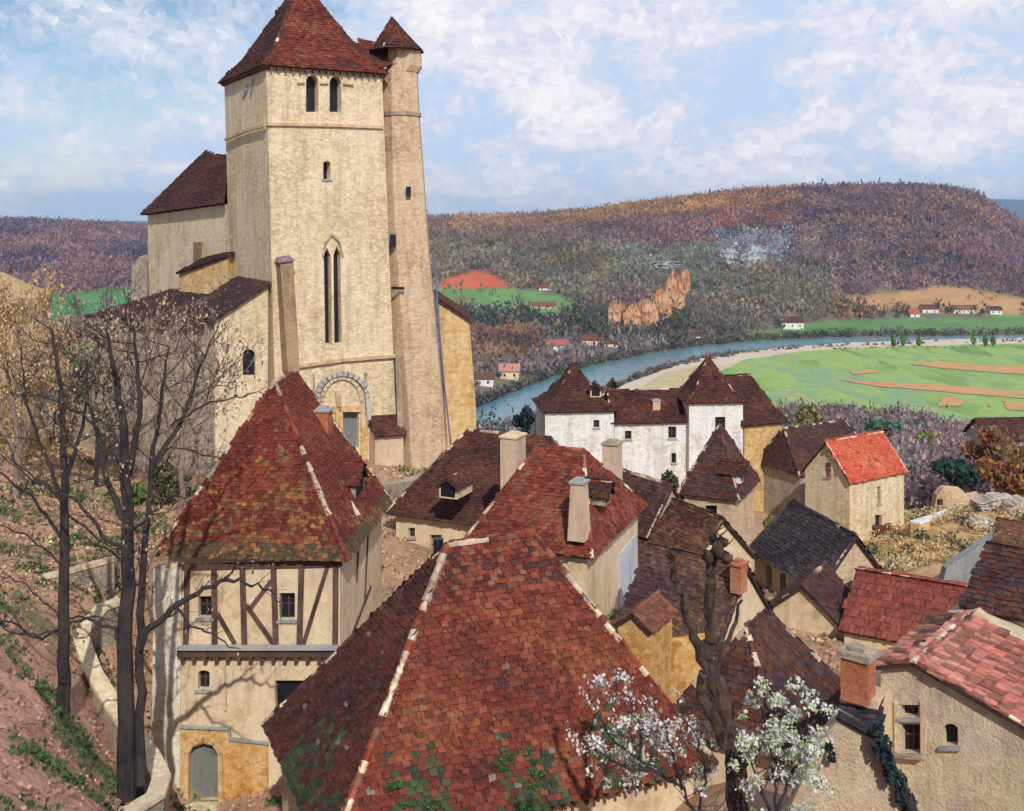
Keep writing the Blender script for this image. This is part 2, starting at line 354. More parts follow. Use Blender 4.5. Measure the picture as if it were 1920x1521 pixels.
def window(wall, n, p0, px, name='window', mat=None, depth=.4, sill=True, trim=None, cutnow=True, pane_d=.3, bars=True):
    root = wall.parent; pl = [isect(u, v, p0, n) for u, v in px]
    if cutnow: cut(wall, [pl], n, depth)
    mb = MB(); c = sum(pl, Vector()) / len(pl)
    q = [x - n * pane_d for x in pl]; mb.hexa([x - n * (pane_d + .05) for x in pl], q)
    o = mb.build(name, mat or DARKW, root)
    us = [a for a, b in px]; vs_ = [b for a, b in px]
    bl = isect(min(us), max(vs_), p0, n); br = isect(max(us), max(vs_), p0, n); tl = isect(min(us), min(vs_), p0, n)
    dx = br - bl; W_ = dx.length; X = dx.normalized(); H_ = (tl - bl).length; Z = Vector((0, 0, 1))
    if bars and W_ > .45:
        f = MB(); f.box(bl + X * (W_ / 2 - .03) - n * (pane_d - .005), X * .06, n * .05, Z * H_ * .97)
        f.box(bl - n * (pane_d - .002) + Z * H_ * .5, X * W_, n * .04, Z * .06)
        f.build('frame', TIMBER, o)
    if sill:
        f = MB(); f.box(bl - X * .1 + n * .003 - Z * .12, X * (W_ + .2), n * .10, Z * .11); f.build('sill', trim or GREYBL, o)
    return o

def house(label, near, th, W, Lh, zb, rise, ridge=2, ia=0., ib=0., wall=PLASTER, pal=RED, tw=.32, ex=.23, oh=.35, name='house', cat='house', group=None, cf=None, mort=.4, wins=(), capr=.13):
    """near = (u, v, Y) of the nearest roof corner; the roof edges run back-right (th) for W and back-left (th+90) for Lh metres"""
    R0 = P(*near); t = math.radians(th); d1 = Vector((math.cos(t), math.sin(t), 0)); d2 = Vector((-math.sin(t), math.cos(t), 0))
    R1 = R0 + d1 * W; R2 = R1 + d2 * Lh; R3 = R0 + d2 * Lh; Z = Vector((0, 0, 1))
    if ridge == 2: E0 = (R0 + R1) / 2 + d2 * ia + Z * rise; E1 = (R2 + R3) / 2 - d2 * ib + Z * rise
    else: E0 = (R0 + R3) / 2 + d1 * ia + Z * rise; E1 = (R1 + R2) / 2 - d1 * ib + Z * rise
    root = thing(name, label, cat, ((R0 + R2) / 2).xy.to_3d() + Z * zb, group)
    mb = MB(); kw = dict(pal=pal, tw=tw, ex=ex, cf=cf)
    if ridge == 2:
        facet(mb, [R3, R0, E0, E1], **kw); facet(mb, [R1, R2, E1, E0], **kw)
        if ia > 0: facet(mb, [R0, R1, E0], **kw); caps(mb, R0, E0, capr, pal=pal, mort=mort); caps(mb, R1, E0, capr, pal=pal, mort=mort)
        else: caps(mb, R0 + d2 * .1, E0 + d2 * .1, capr * .7, pal=pal, mort=mort); caps(mb, R1 + d2 * .1, E0 + d2 * .1, capr * .7, pal=pal, mort=mort)
        if ib > 0: facet(mb, [R2, R3, E1], **kw); caps(mb, R3, E1, capr, pal=pal, mort=mort); caps(mb, R2, E1, capr, pal=pal, mort=mort)
    else:
        facet(mb, [R0, R1, E1, E0], **kw); facet(mb, [R2, R3, E0, E1], **kw)
        if ia > 0: facet(mb, [R3, R0, E0], **kw); caps(mb, R0, E0, capr, pal=pal, mort=mort); caps(mb, R3, E0, capr, pal=pal, mort=mort)
        else: caps(mb, R0 + d1 * .1, E0 + d1 * .1, capr * .7, pal=pal, mort=mort); caps(mb, R3 + d1 * .1, E0 + d1 * .1, capr * .7, pal=pal, mort=mort)
        if ib > 0: facet(mb, [R1, R2, E1], **kw); caps(mb, R1, E1, capr, pal=pal, mort=mort)
        else: caps(mb, R1 - d1 * .1, E1 - d1 * .1, capr * .7, pal=pal, mort=mort)
    if (E1 - E0).length > .3: caps(mb, E0, E1, capr, pal=pal, mort=mort)
    roof = mb.build('roof', TILE, root)
    # walls
    S0 = R0 + (d1 + d2) * oh; S1 = R1 + (-d1 + d2) * oh; S2 = R2 - (d1 + d2) * oh; S3 = R3 + (d1 - d2) * oh
    half = (W if ridge == 2 else Lh) / 2; ze = R0.z + rise * oh / half - .16; gp = R0.z + rise - .16
    lo = [Vector((s.x, s.y, zb)) for s in (S0, S1, S2, S3)]; hi = [Vector((s.x, s.y, ze)) for s in (S0, S1, S2, S3)]
    wm = MB()
    if ia <= 0 or ib <= 0:
        if ridge == 2:
            ga = (S0 + S1) / 2; gb = (S2 + S3) / 2
            ga.z = gp if ia <= 0 else ze; gb.z = gp if ib <= 0 else ze
            if ia > 0: ga = ga + d2 * 1.0; ga.z = ze
            V = lo + hi + [ga, gb]
            wm.add(V, [(3, 2, 1, 0), (0, 1, 5, 8, 4), (1, 2, 6, 9, 8, 5), (2, 3, 7, 9, 6), (3, 0, 4, 8, 9, 7)] if ia <= 0 and ib <= 0 else
                   [(3, 2, 1, 0), (0, 1, 5, 8, 4) if ia <= 0 else (0, 1, 5, 4), (1, 2, 6, 5), (2, 3, 7, 9, 6) if ib <= 0 else (2, 3, 7, 6), (3, 0, 4, 7)] + ([(4, 8, 9, 7), (8, 5, 6, 9)]))
            if ia <= 0 and ib <= 0:
                wm = MB(); wm.add(V, [(3, 2, 1, 0), (0, 1, 5, 8, 4), (1, 2, 6, 5), (2, 3, 7, 9, 6), (3, 0, 4, 7), (4, 8, 9, 7), (8, 5, 6, 9)])
        else:
            ga = (S0 + S3) / 2; gb = (S1 + S2) / 2; ga.z = gp if ia <= 0 else ze; gb.z = gp if ib <= 0 else ze
            wm.add(lo + hi + [ga, gb], [(3, 2, 1, 0), (0, 1, 5, 4), (1, 2, 6, 9, 5), (2, 3, 7, 6), (3, 0, 4, 8, 7), (4, 5, 9, 8), (8, 9, 6, 7)])
    else: wm.hexa(lo, hi)
    wo_ = wm.build('wall', wall, root)
    nd2 = -d1; nd1 = -d2    # outward normals: face on the d2 side (front-left) is -d1, face on the d1 side (right) is -d2
    for wn in wins:
        side, px = wn[0], wn[1]; n = nd2 if side == 'L' else nd1; kw2 = wn[2] if len(wn) > 2 else {}
        window(wo_, n, S0, px, **kw2)
    return dict(root=root, roof=roof, wall=wo_, R=(R0, R1, R2, R3), E=(E0, E1), S=(S0, S1, S2, S3), d1=d1, d2=d2, nL=nd2, nR=nd1)
def chimney(h, u, vtop, vbot, Y, wd, dp=None, mat=PINKW, ang=None, cap=GREYBL, flare=0, capc=.1, pots=False, name='chimney'):
    dp = dp or wd; c = P(u, vtop, Y); zb = P(u, vbot, Y).z; a = h['d1'] if ang is None else Vector((math.cos(ang), math.sin(ang), 0)); b = Vector((-a.y, a.x, 0))
    mb = MB(); lo = [Vector((c.x, c.y, zb)) + a * sx * wd * (.5 + flare) + b * sy * dp * (.5 + flare) for sx, sy in ((-1, -1), (1, -1), (1, 1), (-1, 1))]
    hi = [c + a * sx * wd * .5 + b * sy * dp * .5 for sx, sy in ((-1, -1), (1, -1), (1, 1), (-1, 1))]
    mb.hexa(lo, hi); o = mb.build(name, mat, h['roof'])
    mb = MB(); e = .07; hi2 = [c + a * sx * (wd * .5 + e) + b * sy * (dp * .5 + e) for sx, sy in ((-1, -1), (1, -1), (1, 1), (-1, 1))]
    mb.hexa([q + Vector((0, 0, .003)) for q in hi2], [q + Vector((0, 0, capc)) for q in hi2])
    q = [c + a * sx * wd * .3 + b * sy * dp * .3 for sx, sy in ((-1, -1), (1, -1), (1, 1), (-1, 1))]
    mb.hexa([x + Vector((0, 0, capc)) for x in q], [x + Vector((0, 0, capc + .12)) for x in q])
    mb.build('chimney_cap', cap, h['root']); return o
def dormer(h, u, v, Y, wd, ht, fdir, run, pal=DARK, wall=PLASTER, rise=.45, label=None):
    """small gabled dormer; (u,v,Y) = middle of its sill, fdir = outward direction"""
    c = P(u, v, Y); n = Vector(fdir).normalized(); s = Vector((-n.y, n.x, 0)); Z = Vector((0, 0, 1)); root = h['root']
    a = c - s * wd / 2; b = c + s * wd / 2; mb = MB()
    mb.add([a, b, b + Z * ht, c + Z * (ht + rise * .9), a + Z * ht, a - n * run, b - n * run, b + Z * ht - n * run, c + Z * (ht + rise * .9) - n * run, a + Z * ht - n * run],
           [(0, 1, 2, 3, 4), (9, 8, 7, 6, 5), (0, 5, 6, 1), (1, 6, 7, 2), (2, 7, 8, 3), (3, 8, 9, 4), (4, 9, 5, 0)])
    d = mb.build('dormer', wall, root)
    mb = MB(); e = .16
    l0 = a - s * e + Z * (ht - e * rise / (wd / 2)) + n * .2; r0 = b + s * e + Z * (ht - e * rise / (wd / 2)) + n * .2; k = c + Z * (ht + rise) + n * .2
    bk = -n * (run + .2)
    facet(mb, [l0 + bk, l0, k, k + bk], pal, .28, .2, .04); facet(mb, [r0, r0 + bk, k + bk, k], pal, .28, .2, .04); caps(mb, k, k + bk, .09, mort=.5)
    mb.build('dormer_roof', TILE, d)
    mb = MB(); g = .12; q = [a + s * g + Z * .1, b - s * g + Z * .1, b - s * g + Z * (ht - .02), c + Z * (ht + rise * .5), a + s * g + Z * (ht - .02)]
    mb.hexa([x + n * .003 for x in q], [x + n * .02 for x in q]); mb.build('window', DARKW, d)
    return d
# ------------------------------------------------------------------ ground
def smooth(a, b, x): t = np.clip((x - a) / (b - a), 0, 1); return t * t * (3 - 2 * t)
_ctl = [P(*q) for q in [(0, 1150, 43), (0, 1521, 27), (-200, 1521, 25), (-300, 1100, 42), (118, 1345, 41), (240, 1520, 38), (100, 1450, 33), (355, 1515, 45.5), (600, 1480, 44), (60, 1300, 38),
        (600, 865, 74), (760, 880, 77), (870, 870, 84), (300, 930, 71), (150, 905, 68), (0, 890, 66), (-200, 800, 66), (100, 1010, 57), (230, 1050, 54), (0, 1040, 52), (230, 1150, 50), (430, 880, 72),
        (820, 1060, 62), (900, 1500, 42), (1100, 1180, 50), (1200, 905, 94), (1000, 905, 93), (1400, 1010, 88), (1250, 1050, 66), (1650, 1050, 82), (1500, 1100, 72),
        (1780, 985, 84), (1850, 960, 86), (1760, 1060, 66), (1950, 1000, 80), (2100, 950, 85), (1300, 1290, 45), (1400, 1500, 33), (1600, 1600, 30), (1800, 1640, 32), (2100, 1700, 30), (1900, 1280, 40), (1550, 1300, 45), (1850, 1150, 58)]]
_ctl += [Vector(q) for q in [(0, 0, -2.0), (-30, 0, -1), (30, 0, -3), (0, 12, -12), (12, 12, -12), (-10, 12, -9), (0, 24, -23.5), (9, 24, -23.5), (-5, 30, -25), (0, 100, -27), (40, 105, -30), (-30, 110, -22), (-60, 105, -20), (70, 60, -28), (-70, 60, -12), (0, -60, 4), (-80, -50, 6), (80, -50, 0), (80, 110, -32), (-90, 110, -18)]]
CT = np.array([tuple(q) for q in _ctl])
def _k(d): return d
_A = _k(np.linalg.norm(CT[:, None, :2] - CT[None, :, :2], axis=2)) + 0.6 * np.eye(len(CT))
_A = np.block([[_A, np.ones((len(CT), 1))], [np.ones((1, len(CT))), np.zeros((1, 1))]])
_w = np.linalg.solve(_A, np.append(CT[:, 2], 0))
def h_near(x, y):
    q = np.stack([np.clip(x, -110, 110), np.clip(y, -70, 125)], -1).reshape(-1, 2)
    r = np.linalg.norm(q[:, None, :] - CT[None, :, :2], axis=2) @ _w[:-1] + _w[-1]
    return r.reshape(np.shape(x))
VZ = -90.0
_u = np.array([-1500, -400, 0, 150, 280, 800, 900, 1000, 1100, 1200, 1300, 1400, 1500, 1600, 1700, 1780, 1830, 1870, 1920, 2050, 2600, 3500])
_sky = np.array([408, 411, 418, 424, 432, 416, 413, 410, 403, 389, 377, 365, 359, 356, 356, 360, 371, 398, 428, 450, 455, 435])
_fv = np.array([760, 760, 760, 760, 760, 770, 752, 712, 688, 665, 648, 632, 612, 604, 600, 600, 600, 600, 600, 600, 600, 600])
_yc = np.array([1800, 1800, 1800, 1800, 1800, 1800, 1800, 1750, 1700, 1650, 1600, 1550, 1500, 1500, 1500, 1500, 1550, 1600, 1650, 1700, 1700, 1700])
def vnoise(x, y, s, seed=0):
    x = x / s + seed * 17.3; y = y / s - seed * 9.1
    return (np.sin(x + 1.7 * np.sin(y * .7 + seed)) * np.cos(y * 1.3 + np.sin(x * .8)) + .5 * np.sin(2.3 * x - y * 1.9 + seed) * np.cos(2.7 * y + x)) / 1.5
def h_far(x, y):
    yy = np.maximum(y, 60); uu = U0 + F * x / yy
    yf = 90.0 * F / (np.interp(uu, _u, _fv) - V0); yc = np.interp(uu, _u, _yc); zc = (V0 - np.interp(uu, _u, _sky)) / F * yc
    t = np.clip((yy - yf) / (yc - yf), 0, 1)
    g = .55 * t ** .85 + .45 * t * t * (3 - 2 * t)
    z = VZ + (zc - VZ) * g + vnoise(x, y, 60, 1) * 5 * np.sin(np.pi * t) + vnoise(x, y, 24, 2) * 1.5 * np.sin(np.pi * t)
    z = z - np.maximum(0, yy - yc) * .045
    return np.maximum(z, VZ)
def height(x, y):
    x = np.asarray(x, float); y = np.asarray(y, float)
    hn = h_near(x, y); hf = h_far(x, y)
    t = np.clip((y - 100) / 300, 0, 1)
    hn2 = hn * (1 - t) + VZ * t
    return np.where(y < 400, np.where(y < 100, hn, hn2), hf) + np.where(y < 100, vnoise(x, y, 1.3, 3) * .12 + vnoise(x, y, .45, 4) * .05, 0)
ys = np.concatenate([np.linspace(-70, 20, 30), np.linspace(20.5, 110, 260), np.geomspace(111, 14000, 330)])
aa = np.linspace(-1.25, 1.25, 420)
Yg, Ag = np.meshgrid(ys, aa, indexing='ij'); Xg = Ag * (Yg + 90); Zg = height(Xg, Yg)
nr, nc = Yg.shape
me = bpy.data.meshes.new('ground'); me.vertices.add(nr * nc); me.vertices.foreach_set('co', np.stack([Xg, Yg, Zg], -1).astype(np.float32).ravel())
ii, jj = np.meshgrid(np.arange(nr - 1), np.arange(nc - 1), indexing='ij'); b0 = (ii * nc + jj).ravel()
quads = np.stack([b0, b0 + 1, b0 + nc + 1, b0 + nc], -1).astype(np.int32); nq = len(quads)
me.loops.add(4 * nq); me.loops.foreach_set('vertex_index', quads.ravel()); me.polygons.add(nq); me.polygons.foreach_set('loop_start', np.arange(0, 4 * nq, 4, dtype=np.int32)); me.update(calc_edges=True)
# ground cover colours by place
def mixc(c, m, t): return c * (1 - m[..., None]) + np.array(t) * m[..., None]
N1 = vnoise(Xg, Yg, 2.2, 5); N2 = vnoise(Xg, Yg, .7, 6); N3 = vnoise(Xg, Yg, 40, 7)
colr = np.ones((nr, nc, 3)) * np.array((.36, .22, .15))
colr = mixc(colr, smooth(-.1, .5, N1) * .5, (.44, .29, .16)); colr = mixc(colr, smooth(.2, .7, vnoise(Xg, Yg, 3.4, 8)) * .75, (.12, .15, .06)); colr = mixc(colr, smooth(.35, .8, N2) * .35, (.30, .17, .17))
lefts = smooth(-8, -12, Xg) * smooth(46, 42, Yg)
colr = mixc(colr, lefts * .75, (.46, .25, .19)); colr = mixc(colr, lefts * smooth(.25, .6, vnoise(Xg, Yg, 2.0, 11)) * .85, (.07, .13, .05))
rt = smooth(20, 26, Xg) * smooth(60, 68, Yg) * smooth(110, 100, Yg); colr = mixc(colr, rt * .7, (.50, .33, .13))
fr = smooth(105, 135, Yg); colr = mixc(colr, fr, (.15, .12, .10))
colr = mixc(colr, fr * smooth(-.2, .6, N3) * .6, (.13, .14, .07))
Ug = U0 + F * Xg / np.maximum(Yg, 5); Vg = V0 - F * Zg / np.maximum(Yg, 5)
wob = vnoise(Xg, Yg, 30, 12) * 6
far = (Yg > 450) * 1.0
def region(poly):
    out = np.zeros((nr, nc), bool); n = len(poly); j = n - 1; X_ = Ug + wob; Y_ = Vg + wob * .4
    for i in range(n):
        xi, yi = poly[i]; xj, yj = poly[j]
        c = ((yi > Y_) != (yj > Y_)) & (X_ < (xj - xi) * (Y_ - yi) / (yj - yi + 1e-9) + xi); out ^= c; j = i
    return out * far
GREENF = [(815, 535), (900, 538), (1000, 545), (1080, 560), (1085, 575), (1010, 592), (940, 585), (815, 572)]
REDF = [(820, 530), (890, 505), (930, 518), (975, 540), (900, 544), (820, 538)]
LEFTF = [(80, 552), (180, 545), (260, 540), (500, 540), (500, 600), (250, 600), (170, 612), (80, 630)]
TERF = [(1550, 560), (1680, 548), (1760, 535), (1950, 562), (1950, 590), (1760, 585), (1640, 580)]
BANKF = [(1400, 625), (1470, 615), (1560, 600), (1950, 590), (1950, 622), (1600, 627), (1400, 640)]
colr = mixc(colr, region(GREENF), (.13, .26, .08)); colr = mixc(colr, region(REDF), (.52, .12, .05)); colr = mixc(colr, region(LEFTF), (.06, .22, .07))
colr = mixc(colr, region(TERF), (.42, .24, .11)); colr = mixc(colr, region(BANKF), (.11, .22, .07))
colr = np.clip(colr * (1 + (far * (.16 * vnoise(Xg, Yg, 9, 31) + .12 * vnoise(Xg, Yg, 30, 32)))[..., None]), 0, 1)
at = me.color_attributes.new('tint', 'FLOAT_COLOR', 'POINT'); at.data.foreach_set('color', np.concatenate([colr, np.ones((nr, nc, 1))], -1).astype(np.float32).ravel())
me.polygons.foreach_set('use_smooth', [True] * nq); me.materials.append(TERR)
ground = bpy.data.objects.new('ground', me); col.objects.link(ground); tag(ground, kind='structure')
def gz(x, y): return float(height(np.array([x]), np.array([y]))[0])

def sheet(name, px, dz, mat, sub=1, kind='structure'):
    q = []
    for (ua, va), (ub, vb) in zip(px, px[1:] + px[:1]):
        for k in range(8):
            t = k / 8; q.append((ua + (ub - ua) * t + (random.uniform(-3, 3) if k else 0), va + (vb - va) * t + (random.uniform(-.7, .7) if k else 0)))
    mb = MB(); mb.face([G(u, v, VZ) + Vector((0, 0, dz)) for u, v in (q if name != 'river' else px)]); o = mb.build(name, mat); return tag(o, kind=kind)
MEADOW = dabbed('meadow_grass', [(.13, .22, .08), (.19, .32, .08), (.29, .40, .11), (.20, .33, .17), (.32, .36, .14)], .09, (1, .3, 1), .4, .016, rough=.95, var=.5)
PLOUGH = dabbed('ploughed_earth', [(.46, .22, .09), (.56, .30, .13), (.36, .28, .12)], .3, (1, .4, 1), .4, .03)
SAND = dabbed('river_sand', [(.46, .38, .28), (.58, .48, .36), (.52, .45, .40)], .2, (1, .4, 1), .3, .02)
SANDY = dabbed('yellow_bank', [(.36, .30, .15), (.50, .42, .22), (.42, .33, .20)], .3, (1, .4, 1), .3, .03)
wm_, wt, wb = new_mat('river_water', .22)
wb.inputs['Base Color'].default_value = (.07, .19, .23, 1); wb.inputs['Specular IOR Level'].default_value = .5
nzw = node(wt, 'ShaderNodeTexNoise', i_Scale=.12, i_Detail=5.0); cw = node(wt, 'ShaderNodeTexCoord'); wt.links.new(cw.outputs['Object'], nzw.inputs['Vector'])
bw = node(wt, 'ShaderNodeBump'); bw.inputs['Strength'].default_value = .5; bw.inputs['Distance'].default_value = 1.0; wt.links.new(nzw.outputs[0], bw.inputs['Height']); wt.links.new(bw.outputs[0], wb.inputs['Normal'])
farb = [(800, 800), (890, 768), (1000, 722), (1060, 700), (1130, 684), (1220, 664), (1300, 652), (1400, 643), (1500, 637), (1600, 634), (1750, 632), (1950, 630), (2300, 629)]
nearb = [(2300, 637), (1950, 637), (1750, 640), (1600, 645), (1480, 652), (1380, 660), (1300, 673), (1250, 686), (1190, 706), (1120, 735), (1050, 761), (960, 798), (880, 850)]
sheet('river', farb + nearb, .5, wm_)
sheet('sand_bank', [(1120, 748), (1190, 716), (1260, 690), (1310, 675), (1390, 662), (1490, 652), (1600, 644), (1750, 639), (1950, 636), (2300, 636), (2300, 652), (1950, 650), (1700, 655), (1500, 665), (1400, 680), (1340, 705), (1300, 740), (1250, 770)], .8, SAND)
sheet('river_bank', [(1190, 740), (1240, 705), (1300, 690), (1345, 690), (1330, 720), (1300, 760), (1180, 790)], 1.1, SANDY)
sheet('meadow', [(1340, 705), (1400, 678), (1500, 663), (1700, 653), (1950, 648), (2400, 648), (2400, 850), (1700, 860), (1350, 860), (1320, 760)], 1.4, MEADOW)
for px in ([(1700, 688), (1760, 682), (1850, 690), (2100, 702), (2100, 716), (1880, 705), (1760, 695)], [(1570, 718), (1640, 722), (1760, 727), (1950, 744), (2100, 755), (2100, 766), (1880, 750), (1740, 738), (1640, 730)], [(1765, 752), (1790, 750), (1810, 762), (1800, 768), (1760, 768)], [(1880, 757), (2100, 776), (2100, 792), (1890, 775)],
           [(1595, 702), (1640, 698), (1650, 704), (1600, 708)]):
    sheet('ploughed_field', px, 1.7, PLOUGH)
# far ridge beyond everything
FARM = dabbed('hazed_woodland', [(.03, .075, .12), (.05, .10, .15)], .01, (1, 1, 1), 0, .001)  # woodland colour blued, distance haze painted into it
mb = MB(); prev = None
rv = [(-1500, 400), (-400, 412), (0, 420), (90, 414), (160, 412), (280, 415), (500, 410), (800, 403), (950, 402), (1100, 398), (1300, 402), (1700, 385), (1830, 372), (1920, 373), (2100, 366), (2600, 380), (3500, 395)]
for k in range(len(rv) - 1):
    (ua, va), (ub, vb) = rv[k], rv[k + 1]
    for q in range(6):
        t0, t1 = q / 6, (q + 1) / 6
        a = P(ua + (ub - ua) * t0, va + (vb - va) * t0 , 9000); b = P(ua + (ub - ua) * t1, va + (vb - va) * t1, 9000)
        a.z += 6 * math.sin(a.x * .004); b.z += 6 * math.sin(b.x * .004)
        lo = Vector((0, -2600, 0))
        mb.face([Vector((a.x, a.y + lo.y, -130)), Vector((b.x, b.y + lo.y, -130)), b, a]); mb.face([a, b, Vector((b.x, b.y + 2500, -130)), Vector((a.x, a.y + 2500, -130))])
tag(mb.build('far_hills', FARM), kind='structure')

# ------------------------------------------------------------------ woods on the hills
def hits(p, poly): return inpoly(p[0], p[1], poly)
VIOL = [(.23, .125, .125), (.18, .11, .135), (.26, .16, .14), (.15, .095, .125), (.23, .145, .17)]
BLU = [(.05, .06, .11), (.08, .08, .13), (.12, .10, .13)]
OLIV = [(.22, .17, .11), (.18, .14, .10), (.27, .20, .12), (.17, .14, .13), (.13, .12, .08)]
OCH = [(.42, .25, .10), (.34, .19, .09), (.28, .15, .10), (.22, .13, .09)]
RUSS = [(.34, .17, .10), (.28, .12, .08), (.24, .15, .10), (.16, .10, .09)]
DKGR = [(.03, .06, .05), (.05, .07, .07), (.07, .08, .05), (.09, .08, .08)]
GRGR = [(.16, .17, .12), (.20, .20, .16), (.14, .14, .11), (.24, .19, .15)]
PALB = [(.22, .27, .31), (.17, .21, .28), (.27, .28, .28), (.13, .16, .22)]
MAUV = [(.20, .16, .16), (.17, .14, .17), (.24, .19, .18), (.13, .12, .13)]
skip = [GREENF, REDF, LEFTF, TERF, BANKF]
def wood_pal(u, v):
    s = np.interp(u, _u, _sky)
    if 850 < u < 1500 and v < s + 26 and random.random() < .8: return OCH
    if 1150 < u < 1480 and v < s + 62 and random.random() < .55: return RUSS
    if 1480 < u < 1640 and 410 < v < 500 and math.sin(u * .06 + v * .05) > .2 and random.random() < .6: return OLIV
    if u > 1440 and 370 < v < 430 and random.random() < .12: return OCH
    if 1340 < u < 1480 and 440 < v < 505 and random.random() < .75: return PALB
    if 1150 < u < 1350 and 470 < v < 560: return GRGR
    if u > 1290 and 500 < v < 640 and u < 1560: return OLIV if random.random() < .6 else GRGR
    if u < 700:
        n = math.sin(u * .03) + math.sin(v * .09 + u * .01)
        return BLU if n > .5 and random.random() < .55 else VIOL
    if v > 690 or (u > 1050 and v > 650): return MAUV
    if 860 < u < 1010 and 625 < v < 700: return RUSS
    if 850 < u < 1300 and 585 < v < 660: return DKGR if random.random() < .7 else OLIV
    if u < 1150 and v > 455: return OLIV if random.random() < .75 else GRGR
    if u < 1100: return OLIV if random.random() < .45 else VIOL
    if u > 1560 and 560 < v < 612: return DKGR if random.random() < .5 else OCH
    d = abs((v - 390) - (u - 1480) * .42)
    if u > 1450 and d < 12 and random.random() < .5: return BLU
    return VIOL if random.random() < .86 else BLU
def pick(pal, x, y):
    k = .5 + .32 * (math.sin(x * .021 + 1.5 * math.sin(y * .013)) + .6 * math.sin(y * .04 - x * .033)); return pal[int(min(.999, max(0, k * .65 + random.random() * .35)) * len(pal))]
FARH = [('white farmhouse alone on the green far river bank', 1486, 618, 42, 22), ('small white house at the right end of the far hamlet', 1868, 590, 22, 14), ('long pale house in the middle of the far hamlet', 1808, 590, 42, 16),
          ('cream house at the left of the far hamlet beside orange trees', 1745, 590, 30, 17), ('little house with an orange roof at the left tip of the far hamlet', 1716, 596, 18, 13, BRIGHT), ('low cream house in the trees right of the mansion spire, rightmost of three', 1145, 654, 30, 16, DARK, CREAM),
          ('pinkish house in the trees above the mansion spire, leftmost of three', 1045, 660, 40, 20, PINK, WHITE), ('cream house in the trees between two others above the mansion spire', 1105, 650, 32, 20, DARK, CREAM),
          ('tiny white house at the foot of the bare hill near the river bend', 1303, 637, 24, 12), ('small pale barn at the top edge of the green field', 1022, 545, 24, 9, DARK, WHITE), ('long dark-roofed barn in the lower green field', 1018, 582, 48, 14, DARK, PINKW),
          ('pale house beside the river just right of the church', 905, 725, 40, 24, DARK, WHITE), ('cream house by the river between russet trees and the river', 955, 712, 36, 26, PINK, CREAM)]
wood = QB(); cnt = 0
for i in range(56000):
    u = random.uniform(-250, 2150)
    Yq = random.uniform(430, 1850) if random.random() < .75 else random.uniform(1200, 1800)
    x = (u - U0) / F * Yq; z = gz(x, Yq) if False else None
    wood.c.append((x, Yq)); cnt += 1
xy = np.array(wood.c); wood.c = []; zz = height(xy[:, 0], xy[:, 1]); uv = np.stack([U0 + F * xy[:, 0] / xy[:, 1], V0 - F * zz / xy[:, 1]], 1)
keep = 0
for (x, y), z, (u, v) in zip(xy, zz, uv):
    if z < VZ + .6: continue
    if any(inpoly(u, v, s) for s in skip) and random.random() > .02: continue
    if u > 870 and 600 < v < 640 and u < 1100 and random.random() < .2: continue
    if any(abs(u - a[1]) < a[3] / 2 + 5 and a[2] - a[4] - 1 < v < a[2] + 15 for a in FARH) and random.random() > .12: continue
    if 1352 < u < 1440 and 455 < v < 506 and random.random() < .62: continue
    if inpoly(u, v, [(1142, 612), (1152, 575), (1200, 580), (1250, 535), (1288, 512), (1296, 530), (1262, 588), (1190, 628)]): continue
    hh = random.uniform(5, 9) * (1 + .0002 * y); pal = wood_pal(u, v); n = 18
    c = np.array((x, y, z + hh * .45)) + rng.normal(size=(n, 3)) * np.array((hh * .32, hh * .32, hh * .30))
    base = np.array(pick(pal, x, y)) * 1.5 * (1 + .22 * float(vnoise(x, y, 17, 9)) + .26 * float(vnoise(x, y, 60, 10))); wood.rand(c, hh * .10, [base, base * .86, base * 1.14], 2.0, .10); keep += 1
tag(wood.build('woodland', WOODS), 'bare violet and brown winter woodland covering the hills across the river', 'woodland', kind='stuff')
print('far trees', keep)
# nearer wood below the village
nw = QB()
for i in range(5200):
    u = random.uniform(850, 2150); Yq = random.uniform(125, 465); x = (u - U0) / F * Yq
    z = gz(x, Yq) if False else None; nw.c.append((x, Yq))
xy = np.array(nw.c); nw.c = []; zz = height(xy[:, 0], xy[:, 1])
tl = [(850, 800), (1000, 790), (1200, 770), (1400, 730), (1460, 722), (1520, 725), (1580, 742), (1640, 735), (1700, 765), (1780, 785), (1850, 800), (2150, 815)]
for (x, y), z in zip(xy, zz):
    u = U0 + F * x / y; hh = random.uniform(5, 9.5); vt = V0 - F * (z + hh) / y
    lim = np.interp(u, [a for a, b in tl], [b for a, b in tl])
    if vt < lim + random.uniform(-6, 6): continue
    if u < 1440 and random.random() < .5: continue
    r = random.random()
    pal = MAUV + [(.22, .13, .14), (.26, .17, .16)] if r < .8 else (OLIV if r < .93 else DKGR)
    if u > 1830: pal = OCH if r < .5 else VIOL
    if u < 1100: pal = DKGR if r < .6 else MAUV
    n = int(330 * (220 / max(120, y)) ** 1.2) + 70
    c = np.array((x, y, z + hh * .5)) + rng.normal(size=(n, 3)) * np.array((hh * .26, hh * .26, hh * .26))
    b = np.array(random.choice(pal)) * 1.65; nw.rand(c, .0009 * y + .05, [b, b * .7, b * 1.3], 1.8, .15)
tag(nw.build('woodland', WOODS), 'bare mauve winter wood on the slope between the village and the meadow', 'woodland', kind='stuff')

